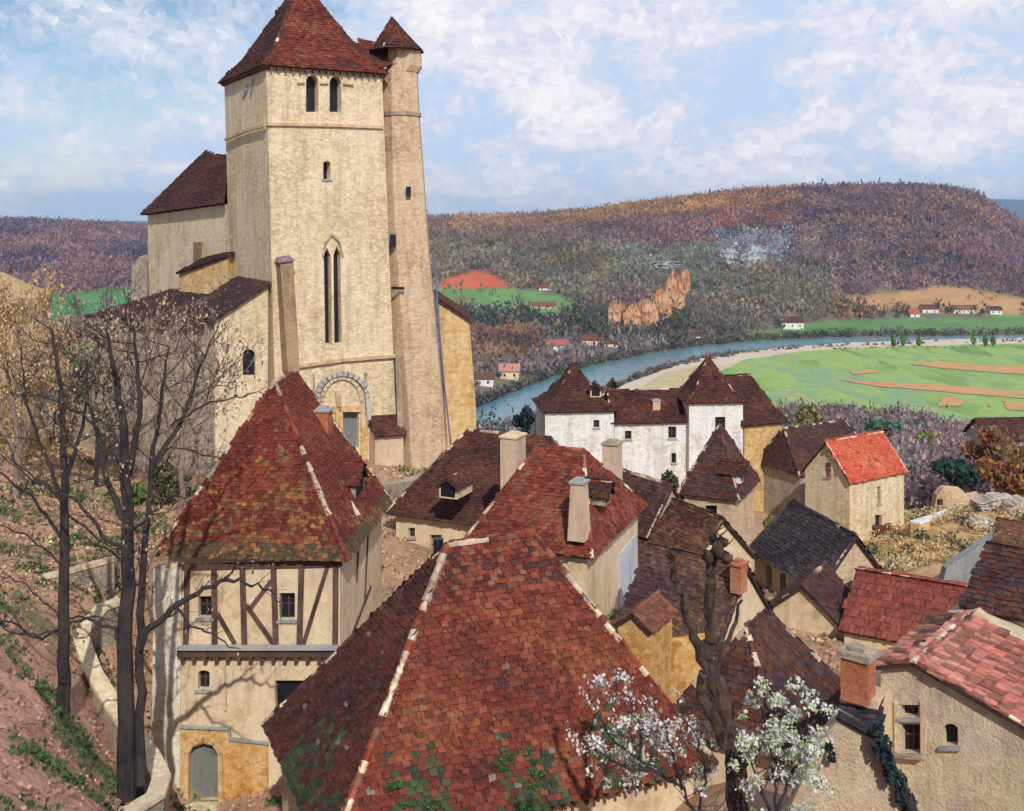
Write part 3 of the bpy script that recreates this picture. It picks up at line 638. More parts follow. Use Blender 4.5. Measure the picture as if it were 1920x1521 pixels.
# bushes along both banks
rb = QB()
def bank(px, n, pal, dv, hgt):
    for i in range(n):
        t = random.random() * (len(px) - 1); k = int(t); f = t - k; u = px[k][0] + (px[k + 1][0] - px[k][0]) * f; v = px[k][1] + (px[k + 1][1] - px[k][1]) * f + random.uniform(*dv)
        c = G(u, v, VZ); h_ = hgt * random.uniform(.4, 1.3); b = np.array(random.choice(pal)); rb.cloud((c.x, c.y, VZ + h_ * .5), (h_ * .6, h_ * .6, h_ * .5), 16, .42, [b, b * .7, b * 1.25], 1.5)
bank(farb, 1100, DKGR + GRGR + MAUV, (-7, -1.5), 5.0); bank(nearb[5:], 260, MAUV + OLIV, (1, 9), 3); bank(nearb[:7], 120, GRGR + [(.16, .26, .08)], (2, 6), 2.5)
bank([(1560, 655), (1950, 652)], 120, [(.2, .32, .1), (.16, .24, .08)], (1, 3), 1.6)
tag(rb.build('riverside_bushes', WOODS), 'dark bushes and bare scrub along both banks of the river', 'bushes', kind='stuff')
# cliffs
ROCKO = dabbed('orange_rock', [(.30, .15, .10), (.52, .27, .14), (.62, .36, .20), (.46, .30, .24)], .12, (1, 1, .3), 1, .05, .15, bdist=1)
ROCKG = dabbed('pale_rock', [(.22, .24, .28), (.38, .40, .42), (.50, .50, .46)], .15, (1, 1, .3), 1, .06, .15, bdist=1)
def rock(label, u, v, wpx, hpx, mat, name='cliff', cat='cliff', ny=9, Yo=None, group=None):
    # distance where this sight line meets the hill
    Yq = Yo
    if Yq is None:
        for Yq in np.arange(450, 1700, 10):
            if gz((u - U0) / F * Yq, Yq) >= (V0 - v - hpx * .5) / F * Yq: break
    c = P(u, v, Yq - 2); wd = wpx / F * Yq / 2; ht = hpx / F * Yq / 2
    root = None; mb = MB(); V = []; nx = 12
    nx, nz = 15, 9; g = []; lft = random.uniform(-.5, .5)
    for i in range(nx + 1):
        q = -1 + 2 * i / nx; col_ = []; top = ht * (1.0 - .55 * abs(q - lft * .6) ** 2.2 + random.uniform(-.28, .12)); bot = -ht * (1.0 - .35 * q * q + random.uniform(-.1, .15)); rib = random.uniform(-.22, .22)
        for j in range(nz + 1):
            f = j / nz; dpt = wd * (.55 * (1 - q * q) + rib * .5 + .12) * (1 - .45 * f) + random.uniform(-.10, .10) * wd + (.12 * wd if j % 3 == 0 else 0)
            col_.append(c + Vector((q * wd * 1.1 + random.uniform(-.04, .04) * wd, -dpt, bot + (top - bot) * f)))
        g.append(col_)
    W_ = nz + 1
    for cc_ in g: V += cc_
    o0 = len(V)
    for cc_ in g:
        for z_ in cc_: V.append(Vector((z_.x, c.y + wd * .9, z_.z)))
    Fs = []
    for i in range(nx):
        for j in range(nz):
            k = i * W_ + j; Fs.append((k, k + W_, k + W_ + 1, k + 1)); Fs.append((o0 + k + 1, o0 + k + W_ + 1, o0 + k + W_, o0 + k))
        k = i * W_; Fs.append((k, o0 + k, o0 + k + W_, k + W_)); k += nz; Fs.append((k, k + W_, o0 + k + W_, o0 + k))
    for j in range(nz): Fs.append((j, j + 1, o0 + j + 1, o0 + j)); k = nx * W_ + j; Fs.append((k + 1, k, o0 + k, o0 + k + 1))
    mb.add(V, Fs); o = mb.build(name, mat)
    return tag(o, label, cat, group)
gc = 'rock faces in the far hillside'
for i, (u, v, a, b, mt, lb) in enumerate([(1158, 590, 26, 44, ROCKO, 'small orange rock face at the low left end of the far cliffs'), (1185, 598, 24, 50, ROCKO, 'narrow orange rock face right of the small lowest one in the far cliffs'),
        (1213, 590, 30, 56, ROCKO, 'middle orange rock face of the far cliffs, widest of the low ones'), (1240, 572, 28, 58, ROCKO, 'tall orange rock face just below the cliff top cluster'),
        (1264, 548, 28, 62, ROCKO, 'tallest orange rock face at the upper right of the far cliffs'), (1283, 528, 16, 40, ROCKO, 'slim orange rock spur at the upper right tip of the far cliffs'),
        (1372, 478, 34, 28, ROCKG, 'pale bluish rock face left of its twin high on the far hill'), (1412, 478, 36, 34, ROCKG, 'larger pale bluish rock face high on the far hill'), (1240, 498, 60, 14, ROCKG, 'long low pale green-grey ledge above the orange cliffs')]):
    rock(lb, u, v, a * 1.25, b * 1.18, mt, group=gc)
# ------------------------------------------------------------------ far houses
def far_house(label, u, v, wpx, hpx, pal=DARK, wall=WHITE, flat=VZ):
    Yq = None
    for Yq in np.arange(480, 1600, 6):
        if gz((u - U0) / F * Yq, Yq) >= (V0 - v) / F * Yq: break
    c = P(u, v, Yq); wd = wpx / F * Yq; ht = hpx / F * Yq; dp = min(wd, 9)
    root = thing('farmhouse', label, 'house', c, 'far houses across the river')
    x0, x1 = c.x - wd / 2, c.x + wd / 2; y0, y1 = c.y, c.y + dp; zb = c.z - 2; ze = c.z + ht * .62; zr = c.z + ht * 1.05
    mb = MB(); ym = (y0 + y1) / 2
    mb.add([(x0, y0, zb), (x1, y0, zb), (x1, y1, zb), (x0, y1, zb), (x0, y0, ze), (x1, y0, ze), (x1, y1, ze), (x0, y1, ze), (x0, ym, zr - .15), (x1, ym, zr - .15)],
           [(3, 2, 1, 0), (0, 1, 5, 4), (1, 2, 6, 9, 5), (2, 3, 7, 6), (3, 0, 4, 8, 7), (4, 5, 9, 8), (8, 9, 6, 7)])
    mb.build('wall', wall, root)
    mb = MB(); k = jit(random.choice(pal), .1); e = .7
    for ya, yb in ((y0 - e, ym), (y1 + e, ym)):
        za = ze - e * .45 * (zr - ze) / (ym - y0)
        mb.hexa([Vector((x0 - e, ya, za)), Vector((x1 + e, ya, za)), Vector((x1 + e, yb, zr)), Vector((x0 - e, yb, zr))],
                [Vector((x0 - e, ya, za + .3)), Vector((x1 + e, ya, za + .3)), Vector((x1 + e, yb, zr + .3)), Vector((x0 - e, yb, zr + .3))], k)
    mb.build('roof', TILE, root)
    mb = MB()
    nwn = max(1, int(wd / 5))
    for i in range(nwn):
        xx = x0 + wd * (i + .5) / nwn; mb = MB(); mb.box((xx - .55, y0 - .05, c.z + ht * .22), (1.1, 0, 0), (0, .04, 0), (0, 0, 1.5)); mb.build('window', DARKW, root)
for a in FARH:
    far_house(*a)
# ------------------------------------------------------------------ THE CHURCH
D1 = Vector((math.cos(math.radians(30)), math.sin(math.radians(30)), 0)); D2 = Vector((-D1.y, D1.x, 0)); Zv = Vector((0, 0, 1))
C0 = P(499, 120, 74); ze = C0.z; n1f = Vector((D1.y, -D1.x, 0)); n2f = -D1   # front and left outward normals
def along(u, p0, n=n1f): return isect(u, V0, p0, n).xy.to_3d()
C1 = along(716, C0) + Zv * ze; C2 = C0 + D2 * 10.9; C3 = C1 + D2 * 10.9
zb = -19.5
B0 = along(521, C0) + Zv * zb; B1 = along(747, C0) + Zv * zb; B2 = B0 + D2 * 10.9; B3 = B1 + D2 * 10.9
church = thing('church', 'tall cream stone church with a square bell tower, stair turret and red pyramid roof', 'church', (-14, 80, zb))
mb = MB(); mb.hexa([B0, B1, B3, B2], [C0 - Zv * .05, C1 - Zv * .05, C3 - Zv * .05, C2 - Zv * .05]); tower = mb.build('tower', CREAM, church)
belA = rectpx(574, 141, 597, 210, 12); belB = rectpx(618, 143, 640, 210, 12); slit = rectpx(606, 302, 620, 336, 5)
goth = [(609, 645), (642, 645), (641, 480), (634, 455), (622, 438), (612, 452), (606, 480)]
portal = [(603, 856), (674, 856), (674, 772), (603, 772)]
lanc = [[(610, 643), (622, 646), (620, 480), (613, 464), (607, 480)], [(627, 646), (641, 643), (638, 476), (631, 462), (625, 480)]]
allp = [belA, belB, slit] + lanc + [[(604, 850), (626, 850), (625, 782), (604, 782)], [(643, 842), (673, 840), (673, 772), (643, 774)]]
cut(tower, [[isect(u, v, C0, n1f) for u, v in q] for q in allp], n1f, .9)
for q in (belA, belB): window(tower, n1f, C0, q, 'belfry_window', cutnow=False, pane_d=.8, sill=False, bars=False)
window(tower, n1f, C0, slit, 'slit_window', cutnow=False, pane_d=.8)
for q in lanc: window(tower, n1f, C0, q, 'lancet_window', cutnow=False, pane_d=.6, sill=False, bars=False)
for q in allp[-2:]: window(tower, n1f, C0, q, 'church_door', DOORM, cutnow=False, pane_d=.5, sill=False, bars=False)
def strip(px, mat, name, n=n1f, p0=None, wd=.2, dep=.18, parent=church, c=(1, 1, 1)):   # moulding following a pixel polyline on a wall face
    p0 = C0 if p0 is None else p0; mb = MB(); q = [isect(u, v, p0, n) for u, v in px]
    for a, b in zip(q[:-1], q[1:]):
        d = (b - a).normalized(); s = n.cross(d).normalized() * wd / 2; a2 = a - d * wd * .25; b2 = b + d * wd * .25; o = n * (.003 + random.random() * .01)
        mb.hexa([a2 - s + o, b2 - s + o, b2 + s + o, a2 + s + o], [a2 - s + n * dep, b2 - s + n * dep, b2 + s + n * dep, a2 + s + n * dep], c)
    return mb.build(name, mat, parent)
strip([(501, 233), (610, 235), (716, 239)], TAN, 'string_course')
def fpt(u, v, p0, n): return isect(u, v, p0, n)
strip([(533, 690), (640, 675), (742, 667)], TAN, 'string_course', wd=.22, dep=.25)
# left face string course and blind window
strip([(425, 262), (460, 246), (498, 236)], TAN, 'string_course', n2f, C0)
strip([(455, 180), (463, 165)], GREYBL, 'blind_slit', n2f, C0, .5, .03); strip([(470, 178), (474, 150)], GREYBL, 'blind_slit', n2f, C0, .35, .03)
arch = [(592 + 0, 792)] + [(640 - 47 * math.cos(math.pi * i / 14), 745 - 45 * math.sin(math.pi * i / 14)) for i in range(15)] + [(690, 792)]
strip(arch, dabbed('arch_stone', [(.34, .34, .35), (.48, .46, .43), (.56, .52, .46)], 4, (1, 1, 1), .6, .5), 'portal_arch', wd=.32, dep=.3); strip([(x + (640 - x) * .2, y + 8) for x, y in arch], CREAM, 'portal_arch_inner', wd=.25, dep=.18)
strip([(603, 770), (636, 766), (676, 766)], OCHREW, 'portal_lintel', wd=.45, dep=.15); strip([(634, 775), (635, 855)], OCHREW, 'portal_pillar', wd=.5, dep=.2)
strip([(682, 775), (682, 858)], OCHREW, 'portal_jamb', wd=.5, dep=.16); strip([(632, 735), (634, 760)], TAN, 'portal_niche', wd=.35, dep=.25); strip([(588, 700), (588, 745)], GREYBL, 'pinnacle', wd=.12, dep=.15); strip([(685, 700), (686, 745)], TAUPE, 'pinnacle', wd=.16, dep=.15)
for a, b in (((570, 156), (557, 156)), ((600, 157), (614, 157)), ((643, 158), (661, 160))): strip([a, b], TAUPE, 'belfry_ledge', wd=.1, dep=.15)
strip([(623, 470), (624, 645)], CREAM, 'mullion', wd=.14, dep=.05); strip([(605, 480), (610, 455), (622, 440), (636, 455), (642, 480)], TAUPE, 'hood_mould', wd=.12, dep=.12)
# buttress on the front left
bt = MB(); q = [isect(u, v, C0, n1f) for u, v in ((517, 492), (541, 488), (551, 690), (529, 694))]; lo = [x - n1f * .2 for x in q]
fr = [x + n1f * 1.0 for x in q]; fr[2] = q[2] + n1f * 1.3; fr[3] = q[3] + n1f * 1.3
bt.hexa(lo, fr); bt.build('buttress', dabbed('shade_brown_stone', [(.26, .17, .11), (.38, .26, .16), (.46, .32, .20)], 3.5, (1, 1, 1.6), .9, .4, .12), church)  # darker stone colour stands in for the shade on the buttress side
bt = MB(); q = [isect(u, v, C0, n1f) for u, v in ((514, 492), (544, 488), (542, 478), (518, 482))]; bt.hexa([x - n1f * .1 for x in q], [q[0] + n1f * 1.15, q[1] + n1f * 1.15, q[2] + n1f * .1, q[3] + n1f * .1], (.25, .15, .2)); bt.build('buttress_cap', TILE, church)
# tower roof, bell-cast
ctr = (C0 + C3) / 2; ctr.z = 0; ap = ctr + Zv * 17.9
def lerp(a, b, t): return a + (b - a) * t
E = [q + (q - ctr - Zv * ze).normalized() * .55 for q in (C0, C1, C3, C2)]
for e in E: e.z = ze - .12
mid = [lerp(e, Vector((ctr.x, ctr.y, e.z)), .30) + Zv * 1.65 for e in E]
mb = MB()
for i in range(4):
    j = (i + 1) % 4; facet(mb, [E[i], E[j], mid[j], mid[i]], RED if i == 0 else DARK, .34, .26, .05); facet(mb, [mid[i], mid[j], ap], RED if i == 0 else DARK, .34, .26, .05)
    caps(mb, E[i], mid[i], .12, .4, DARK, .15); caps(mb, mid[i], ap, .12, .4, DARK, .15)
roofT = mb.build('tower_roof', TILE, church)
mb = MB()   # rafter ends under the eaves
for i in range(4):
    j = (i + 1) % 4; n = int((E[j] - E[i]).length / .5); d = (E[j] - E[i]).normalized(); s = (Vector((ctr.x, ctr.y, ze)) - (E[i] + E[j]) / 2).normalized()
    for k in range(1, n): q = lerp(E[i], E[j], k / n) + s * .06 - Zv * .30; mb.box(q, d * .14, s * .5, Zv * .16)
mb.build('rafter_ends', TIMBER, church)
# stair turret: tapering octagon, upper lantern wider to the right
def ring(v, ul, ur, Yc=80.0, n=8):
    c = P((ul + ur) / 2, v, Yc); r = (ur - ul) / 2 / F * Yc * 1.02
    return [c + Vector((math.cos(t) * r, math.sin(t) * r, 0)) for t in [math.pi * 2 * (k + .5) / n for k in range(n)]]
levels = [(905, 749, 846), (760, 742, 834), (620, 733, 821), (480, 723, 807), (350, 717, 798), (216, 716, 788), (133, 717, 784)]
mb = MB()
V = []; Fs = []
for lv in levels: V += ring(*lv)
for i in range(len(levels) - 1):
    for j in range(8): Fs.append((i * 8 + j, i * 8 + (j + 1) % 8, (i + 1) * 8 + (j + 1) % 8, (i + 1) * 8 + j))
Fs += [tuple(reversed(range(8))), tuple(range(48, 56))]; mb.add(V, Fs); turret = mb.build('turret', TAN, church)
mb = MB(); mb.hexa(ring(137, 718, 786), ring(126, 726, 792)); mb.hexa(ring(125.9, 726, 792), ring(88, 728, 790)); mb.build('turret_lantern', TAN, church)
mb = MB(); a = ring(219, 714, 791); b = ring(212, 714, 791); mb.hexa(a, b); mb.build('turret_band', TAUPE, church)
mb = MB(); er = ring(96, 693, 795); ta = P(735, 32, 80); er = [e for e in er]
mid2 = [lerp(e, Vector((ta.x, ta.y, e.z)), .35) + Zv * .75 for e in er]
for i in range(8):
    j = (i + 1) % 8; facet(mb, [er[i], er[j], mid2[j], mid2[i]], DARK, .26, .22, .04); facet(mb, [mid2[i], mid2[j], ta], DARK + RED[:3], .26, .22, .04); caps(mb, er[i], ta - Zv * .1, .06, .4, DARK, .25)
mb.build('turret_roof', TILE, church)
mb = MB(); q = [P(664, 82, 79.5), P(700, 80, 80.5), P(735, 95, 80), P(726, 128, 78.3), P(700, 122, 78.5)]
facet(mb, [P(712, 127, 78.0), P(742, 118, 79.3), P(720, 84, 81.5), P(668, 80, 81.5), P(680, 100, 79)], RED[:4], .3, .24, .05); mb.build('valley_roof', TILE, church)
for (ua, va, ub, vb) in ((761, 350, 770, 368), (731, 440, 742, 462)):
    nn = Vector((0.0, -1, 0)); mb = MB(); Yc_ = 78.15 if va < 400 else 78.12
    q = [P(ua, vb, Yc_), P(ub, vb, Yc_), P(ub, va, Yc_), P(ua, va, Yc_)]; mb.hexa([x + Vector((0, .9, 0)) for x in q], q); mb.build('turret_window', DARKW, church)
strip([(735, 540), (757, 541)], DARKW, 'loop_window', Vector((0, -1, 0)), P(740, 540, 78.0), .22, .04)
mb = MB(); mb.tube([P(814, 470, 79.0), P(822, 600, 79.0), P(833, 720, 79.2), P(846, 840, 79.5)], [.07] * 4, 8); mb.build('drainpipe', PIPE, church)
# turret foot buttresses: grey ribs
mb = MB(); mb.tube([P(745, 665, 78.6), P(750, 780, 78.3), P(752, 880, 78.2)], [.2, .25, .28], 6); mb.build('corner_rib', TAUPE, church)
# annex at the right
mb = MB(); pf = [P(843, 900, 83), P(894, 900, 83), P(892, 760, 83), P(880, 602, 83), P(822, 563, 83)]; back = Vector((-.8, 9, 0)); mb.hexa([x + back for x in pf], pf); mb.build('annex_wall', OCHREW, church)
mb = MB(); facet(mb, [P(884, 601, 82.7), P(884, 601, 82.7) + back, P(818, 558, 82.7) + back, P(818, 558, 82.7)], DARK, .35, .25); mb.build('annex_roof', TILE, church)
# little porch roof right of the portal
mb = MB(); q = [isect(u, v, C0, n1f) for u, v in ((692, 870), (744, 870), (744, 808), (692, 808))]; mb.hexa([x - n1f * .2 for x in q], [x + n1f * 1.1 for x in q]); mb.build('porch_wall', PINKW, church)
mb = MB(); q = [isect(u, v, C0, n1f) for u, v in ((690, 812), (748, 808), (748, 778), (690, 781))]
facet(mb, [q[0] + n1f * 1.4, q[1] + n1f * 1.4, q[2] + n1f * .02, q[3] + n1f * .02], DARK, .3, .25); mb.build('porch_roof', TILE, church)
# nave
nR = P(427, 383, 84); nL = P(277, 404, 100); ndir = (nL - nR).xy.to_3d().normalized(); nout = Vector((ndir.y, -ndir.x, 0))
if nout.x > 0: nout = -nout
nb = -nout * 12
mb = MB(); f0 = [Vector((nR.x, nR.y, zb)), Vector((nL.x, nL.y, zb)), nL, nR]; mb.hexa([x + nb for x in f0], f0); nave = mb.build('nave_wall', CREAM, church)
mb = MB(); eR = nR + nout * .5 - ndir * .3; eL = nL + nout * .5 + ndir * .6; eR.z += .1; eL.z += .1
rR = P(427, 283, 90); rL = P(398, 291, 97)
facet(mb, [eL, eR, P(427, 300, 89.5), rL - Zv * .15], DARK, .34, .26); e2 = eL + nb - nout * 1
facet(mb, [e2, eL, rL], DARK, .34, .26); facet(mb, [eR + nb, e2, rL, rR + Vector((4, 0, 0))], DARK, .34, .26); caps(mb, eL, rL, .14, .4, DARK, .1)
mb.build('nave_roof', TILE, church)
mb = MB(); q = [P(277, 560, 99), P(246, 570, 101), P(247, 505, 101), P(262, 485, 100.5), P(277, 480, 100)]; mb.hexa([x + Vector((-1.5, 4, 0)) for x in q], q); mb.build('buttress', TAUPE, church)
# chapel block in front of the nave
mb = MB(); a, b = P(336, 620, 84.5), P(427, 620, 81.5); zt0, zt1 = P(336, 512, 84.5).z, P(427, 480, 81.5).z
f0 = [a, b, Vector((b.x, b.y, zt1)), Vector((a.x, a.y, zt0))]; bk = Vector((1.5, 7, 0)); mb.hexa([x + bk for x in f0], f0); mb.build('chapel_wall', OCHREW, church)
mb = MB(); facet(mb, [f0[3] + Vector((-.2, -.3, .0)), f0[2] + Vector((.2, -.3, .05)), f0[2] + bk * .5 + Zv * .9, f0[3] + bk * .5 + Zv * .9], PURP, .34, .26); mb.build('chapel_roof', TILE, church)
mb = MB(); a, b = P(338, 505, 86), P(362, 498, 86); mb.hexa([a, b, b + Vector((0, 5, 0)), a + Vector((0, 5, 0))], [P(338, 472, 86), P(362, 455, 86), P(362, 455, 86) + Vector((0, 5, 0)), P(338, 472, 86) + Vector((0, 5, 0))]); mb.build('chapel_pier', TAUPE, church)
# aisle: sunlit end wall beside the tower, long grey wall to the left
s0 = along(505, C0); A1 = along(405, C0); A2 = P(190, 600, 76); zt = P(500, 536, 73.8).z; z1 = P(405, 602, 72.3).z

fa = [Vector((s0.x, s0.y, zb)), Vector((A1.x, A1.y, zb)), Vector((A1.x, A1.y, z1)), Vector((s0.x, s0.y, zt))]
fa = [x - n1f * .25 for x in fa]; inn = -n1f * 8.5
mb = MB(); mb.hexa([x + inn for x in fa], fa); aw = mb.build('aisle_end_wall', CREAM, church)
window(aw, n1f, fa[0], rectpx(455, 655, 479, 704, 12), 'aisle_window', cutnow=True, sill=False, bars=False)
gA = Vector((A1.x, A1.y, zb)) - n1f * .5; gB = Vector((A2.x, A2.y, zb))
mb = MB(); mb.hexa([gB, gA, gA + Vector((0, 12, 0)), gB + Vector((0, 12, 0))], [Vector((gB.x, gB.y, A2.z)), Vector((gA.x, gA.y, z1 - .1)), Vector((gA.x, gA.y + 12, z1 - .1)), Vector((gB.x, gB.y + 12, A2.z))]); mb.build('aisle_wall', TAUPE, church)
mb = MB()
sl = (fa[3] - fa[2]).normalized(); ea = fa[2] - sl * .5 + n1f * .3 + Zv * .16; eb = fa[3] + sl * .05 + n1f * .3 + Zv * .16
facet(mb, [ea + inn, ea, eb, eb + inn], PURP, .34, .26)
facet(mb, [Vector((-30.0, 75.0, -7.05)), Vector((-20.9, 71.8, -7.05)), Vector((-21.5, 84, -5.9)), Vector((-27.4, 86.08, -5.9))], PURP, .34, .26)
mb.build('aisle_roof', TILE, church)
mb = MB(); facet(mb, [P(95, 668, 80), P(192, 628, 77), P(200, 600, 81), P(120, 640, 84)], DARK, .34, .26); mb.build('apse_roof', TILE, church)
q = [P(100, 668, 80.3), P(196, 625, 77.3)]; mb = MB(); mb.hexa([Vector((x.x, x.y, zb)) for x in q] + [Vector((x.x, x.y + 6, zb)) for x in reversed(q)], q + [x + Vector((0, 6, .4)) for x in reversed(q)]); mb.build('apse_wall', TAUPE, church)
# ------------------------------------------------------------------ THE VILLAGE
def green_low(lim, pal):      # moss grows near the eave
    def f(p, a, b):
        if b < lim * (.5 + .5 * math.sin(p.x * 1.7 + p.y) + random.uniform(-.35, .35)): return random.choice(pal)
    return f
MOSS = [(.07, .10, .045), (.09, .12, .05), (.06, .08, .055), (.13, .12, .06)]
# foreground house with the great hipped roof
def front_cf(p, a, b):
    n = math.sin(p.x * 1.9 + 1) + math.sin(p.y * 2.3 + p.x)
    if b < .30 and n > .35 - (.30 - b) * 4 and random.random() < .85 - b * 2: return random.choice(MOSS + [(.16, .07, .04)])
    if b > .8: return random.choice(RED)
    if random.random() < .006: return (.34, .26, .21)
FRONT = RED + [(.36, .11, .045), (.26, .065, .04), (.22, .055, .036), (.34, .12, .06)]
A_ = Vector((-5.2, 30.0, -18.2)); B_ = Vector((6.8, 35.4, -18.2)); d = (B_ - A_).normalized(); dd = Vector((-d.y, d.x, 0)); D_ = A_ + dd * 9.0; C_ = B_ + dd * 9.0
MC = A_ + d * 6.6 + dd * 4.5 + Zv * 7.0; R1_ = MC - d * 1.3; R2_ = MC + d * 2.0
fh = thing('house', 'nearest stone house, under the huge mossy red hipped roof at the bottom centre', 'house', (0.5, 37, -25))
mb = MB(); facet(mb, [A_, B_, R2_, R1_], FRONT, .27, .18, .05, front_cf)
def left_cf(p, a, b):
    if b < .22 + .12 * math.sin(p.y * 1.7) and a > .35 and random.random() < .8 - b * 1.5: return random.choice(MOSS[:3])
    if random.random() < .006: return (.34, .26, .21)
facet(mb, [D_, A_, R1_], DARK + [(.20, .05, .035), (.15, .04, .03)], .27, .18, .05, left_cf)  # darker tile colours paint in the shade of the left slope
facet(mb, [B_, C_, R2_], FRONT, .30, .205); facet(mb, [C_, D_, R1_, R2_], DARK, .32, .24)
caps(mb, A_, R1_, .15, .34, RED, .72); caps(mb, B_, R2_, .14, .34, RED, .6); caps(mb, R1_, R2_, .15, .36, RED, .55); caps(mb, D_, R1_, .12, .34, DARK, .3)
froof = mb.build('roof', TILE, fh)
o_ = .55; W4 = [A_ + d * o_ + dd * o_, B_ - d * o_ + dd * o_, C_ - d * o_ - dd * o_, D_ + d * o_ - dd * o_]
mb = MB(); mb.hexa([Vector((q.x, q.y, -27)) for q in W4], [Vector((q.x, q.y, -18.2 + .35)) for q in W4]); mb.build('wall', PLASTER, fh)
mb = MB(); n = 34
for k in range(n): q = A_ + d * (13.1 * (k + .5) / n) + dd * .05 - Zv * .28; mb.box(q, d * .1, dd * .5, Zv * .13)
n = 24
for k in range(n): q = A_ + dd * (8.9 * (k + .5) / n) + d * .05 - Zv * .28; mb.box(q, dd * .1, d * .5, Zv * .13)
mb.build('rafter_ends', TIMBER, fh)
ms = QB()
for k in range(34):
    t = random.random(); s = random.random() ** 2 * 1.8; a0 = A_ + (R1_ - A_).normalized() * 0; q = A_ + d * (2 + t * 10.5)
    slope = ((R1_ + R2_) / 2 - (A_ + B_) / 2); slope = slope.normalized(); q = q + slope * (s + .1)
    if math.sin(q.x * 1.9 + 1) + math.sin(q.y * 2.3 + q.x) < -.3: continue
    ms.cloud(q + Vector((0, -.05, .06)), (.35, .25, .10), 160, .026, [(.06, .16, .04), (.10, .22, .06), (.04, .10, .05)], 1)
ms.build('moss', LEAF, fh)
ch = MB(); q = R1_ + Vector((-.3, .2, .05)); ch.tube([q - Zv * .5, q + Zv * .12], [.19, .17], 8); ch.build('flue', DARKW, fh)

# half-timbered house
def moss_cf(p, a, b):
    k = math.sin(p.x * 2.1 + p.z * 1.3) + math.sin(p.z * 3.1 - p.x * 1.2 + p.y)
    if b < .66 and k > .2 + (b - .4) * 3 and random.random() < .5: return random.choice([(.44, .20, .07), (.30, .14, .06), (.34, .16, .06), (.22, .10, .05), (.26, .14, .05)])
    if b < .08: return random.choice([(.13, .10, .05), (.16, .09, .05)])
hp = house('tall half-timbered house with a steep mossy red roof, left of the big foreground roof', (652, 1052, 45), 85, 9.4, 8.45, -26.5, 7.0, ridge=1, ia=3.4, ib=2.8, wall=PLASTER, pal=MOSSY + RED[:3], tw=.24, ex=.17, oh=.45, cf=moss_cf, mort=.65, name='half_timbered_house', capr=.12)
S0, S1, S2, S3 = hp['S']; nL, nR = hp['nL'], hp['nR']; d1, d2 = hp['d1'], hp['d2']; wl = hp['wall']
hw = [rectpx(372, 1118, 397, 1158), rectpx(524, 1112, 553, 1162), rectpx(371, 1257, 393, 1293, 6), [(355, 1502), (410, 1502), (409, 1410), (400, 1398), (382, 1393), (364, 1399), (356, 1410)]]
# lower storey stands 25 cm behind the jettied upper one
S0j = S0
up = MB(); zj = isect(500, 1212, S0, nL).z
q = [S3 - nL * -.0, S0]; 
for px, nm, mt, kw in ((hw[0], 'window', DARKW, {}), (hw[1], 'window', DARKW, {}), (hw[2], 'window', DARKW, {}), (hw[3], 'door', DOORM, dict(bars=False, sill=True)), (rectpx(516, 1276, 575, 1330), 'opening', DARKW, dict(sill=False, bars=False))):
    window(wl, nL, S0, px, nm, mt, **kw)
def beam(u0, v0, u1, v1, wd=.2, dep=.09, nm='timber_post', n=nL, p0=S0, mat=TIMBER, par=None):
    return strip([(u0, v0), (u1, v1)], mat, nm, n, p0, wd, dep, par or hp['root'])
for u0, u1 in ((352, 349), (402, 403), (455, 459), (513, 518), (566, 562), (630, 629)): beam(u0, 1058, u1, 1208, .24)
for a in ((615, 1060, 570, 1206), (408, 1150, 440, 1205), (463, 1135, 512, 1205), (508, 1090, 470, 1140)): beam(*a, .18, .07, 'timber_brace')
beam(340, 1062, 640, 1056, .22, .12, 'wall_plate')
mb = MB(); a = isect(338, 1217, S0, nL); b = isect(636, 1217, S0, nL); mb.box(a - Zv * .2 - nL * .05, b - a, nL * .42, Zv * .34, (1, 1, 1)); mb.build('jetty_beam', TIMBER, hp['root'])
mb = MB(); mb.box(a + Zv * .14 + nL * .03, b - a, nL * .5, Zv * .07); mb.build('jetty_ledge', GREYBL, hp['root'])
mb = MB(); n = 14
for k in range(n): q = lerp(a, b, (k + .3) / n) - Zv * .36; mb.box(q, (b - a).normalized() * .16, nL * .42, Zv * .15)
mb.build('joist_ends', TIMBER, hp['root'])
mb = MB(); q = [isect(u, v, S0, nL) for u, v in ((286, 1530), (338, 1530), (342, 1062), (290, 1062))]; mb.hexa([x - nL * .3 for x in q], [x + nL * .12 for x in q]); mb.build('sunlit_pier', PIER, hp['root'])  # stone pier; its sunlit whiteness is put into the colour
mb = MB(); q = [isect(u, v, S0, nL) for u, v in ((338, 1560), (505, 1560), (503, 1392), (432, 1384), (430, 1366), (338, 1362))]
o4 = mb; mb.hexa([x - nL * .1 for x in q], [x + nL * .06 for x in q]); fc = mb.build('stone_base', ORANGE, hp['root'])
cut(fc, [[isect(u, v, S0, nL) for u, v in hw[3]]], nL, .6)
strip([(338, 1361), (431, 1365), (433, 1384), (504, 1392)], GREYBL, 'string_course', nL, S0, .09, .16, hp['root'])
strip([(350, 1505), (350, 1412), (362, 1392), (382, 1385), (402, 1392), (414, 1412), (415, 1505)], OCHREW, 'door_surround', nL, S0 + nL * .05, .2, .1, hp['root'])
mb = MB(); q = [isect(u, v, S0, nL) for u, v in ((352, 1518), (414, 1518), (412, 1502), (354, 1502))]; mb.hexa([x for x in q], [x + nL * .4 for x in q]); mb.build('doorstep', CREAM, hp['root'])
strip([(422, 1235), (424, 1330)], TAN, 'drainpipe', nL, S0, .1, .1, hp['root'])
beam(652 + 20, 990, 668, 1090, .16, .06, 'timber_post', nR, S0); beam(690, 985, 683, 1120, .16, .06, 'timber_post', nR, S0); beam(694, 1100, 655, 1200, .16, .06, 'timber_brace', nR, S0)
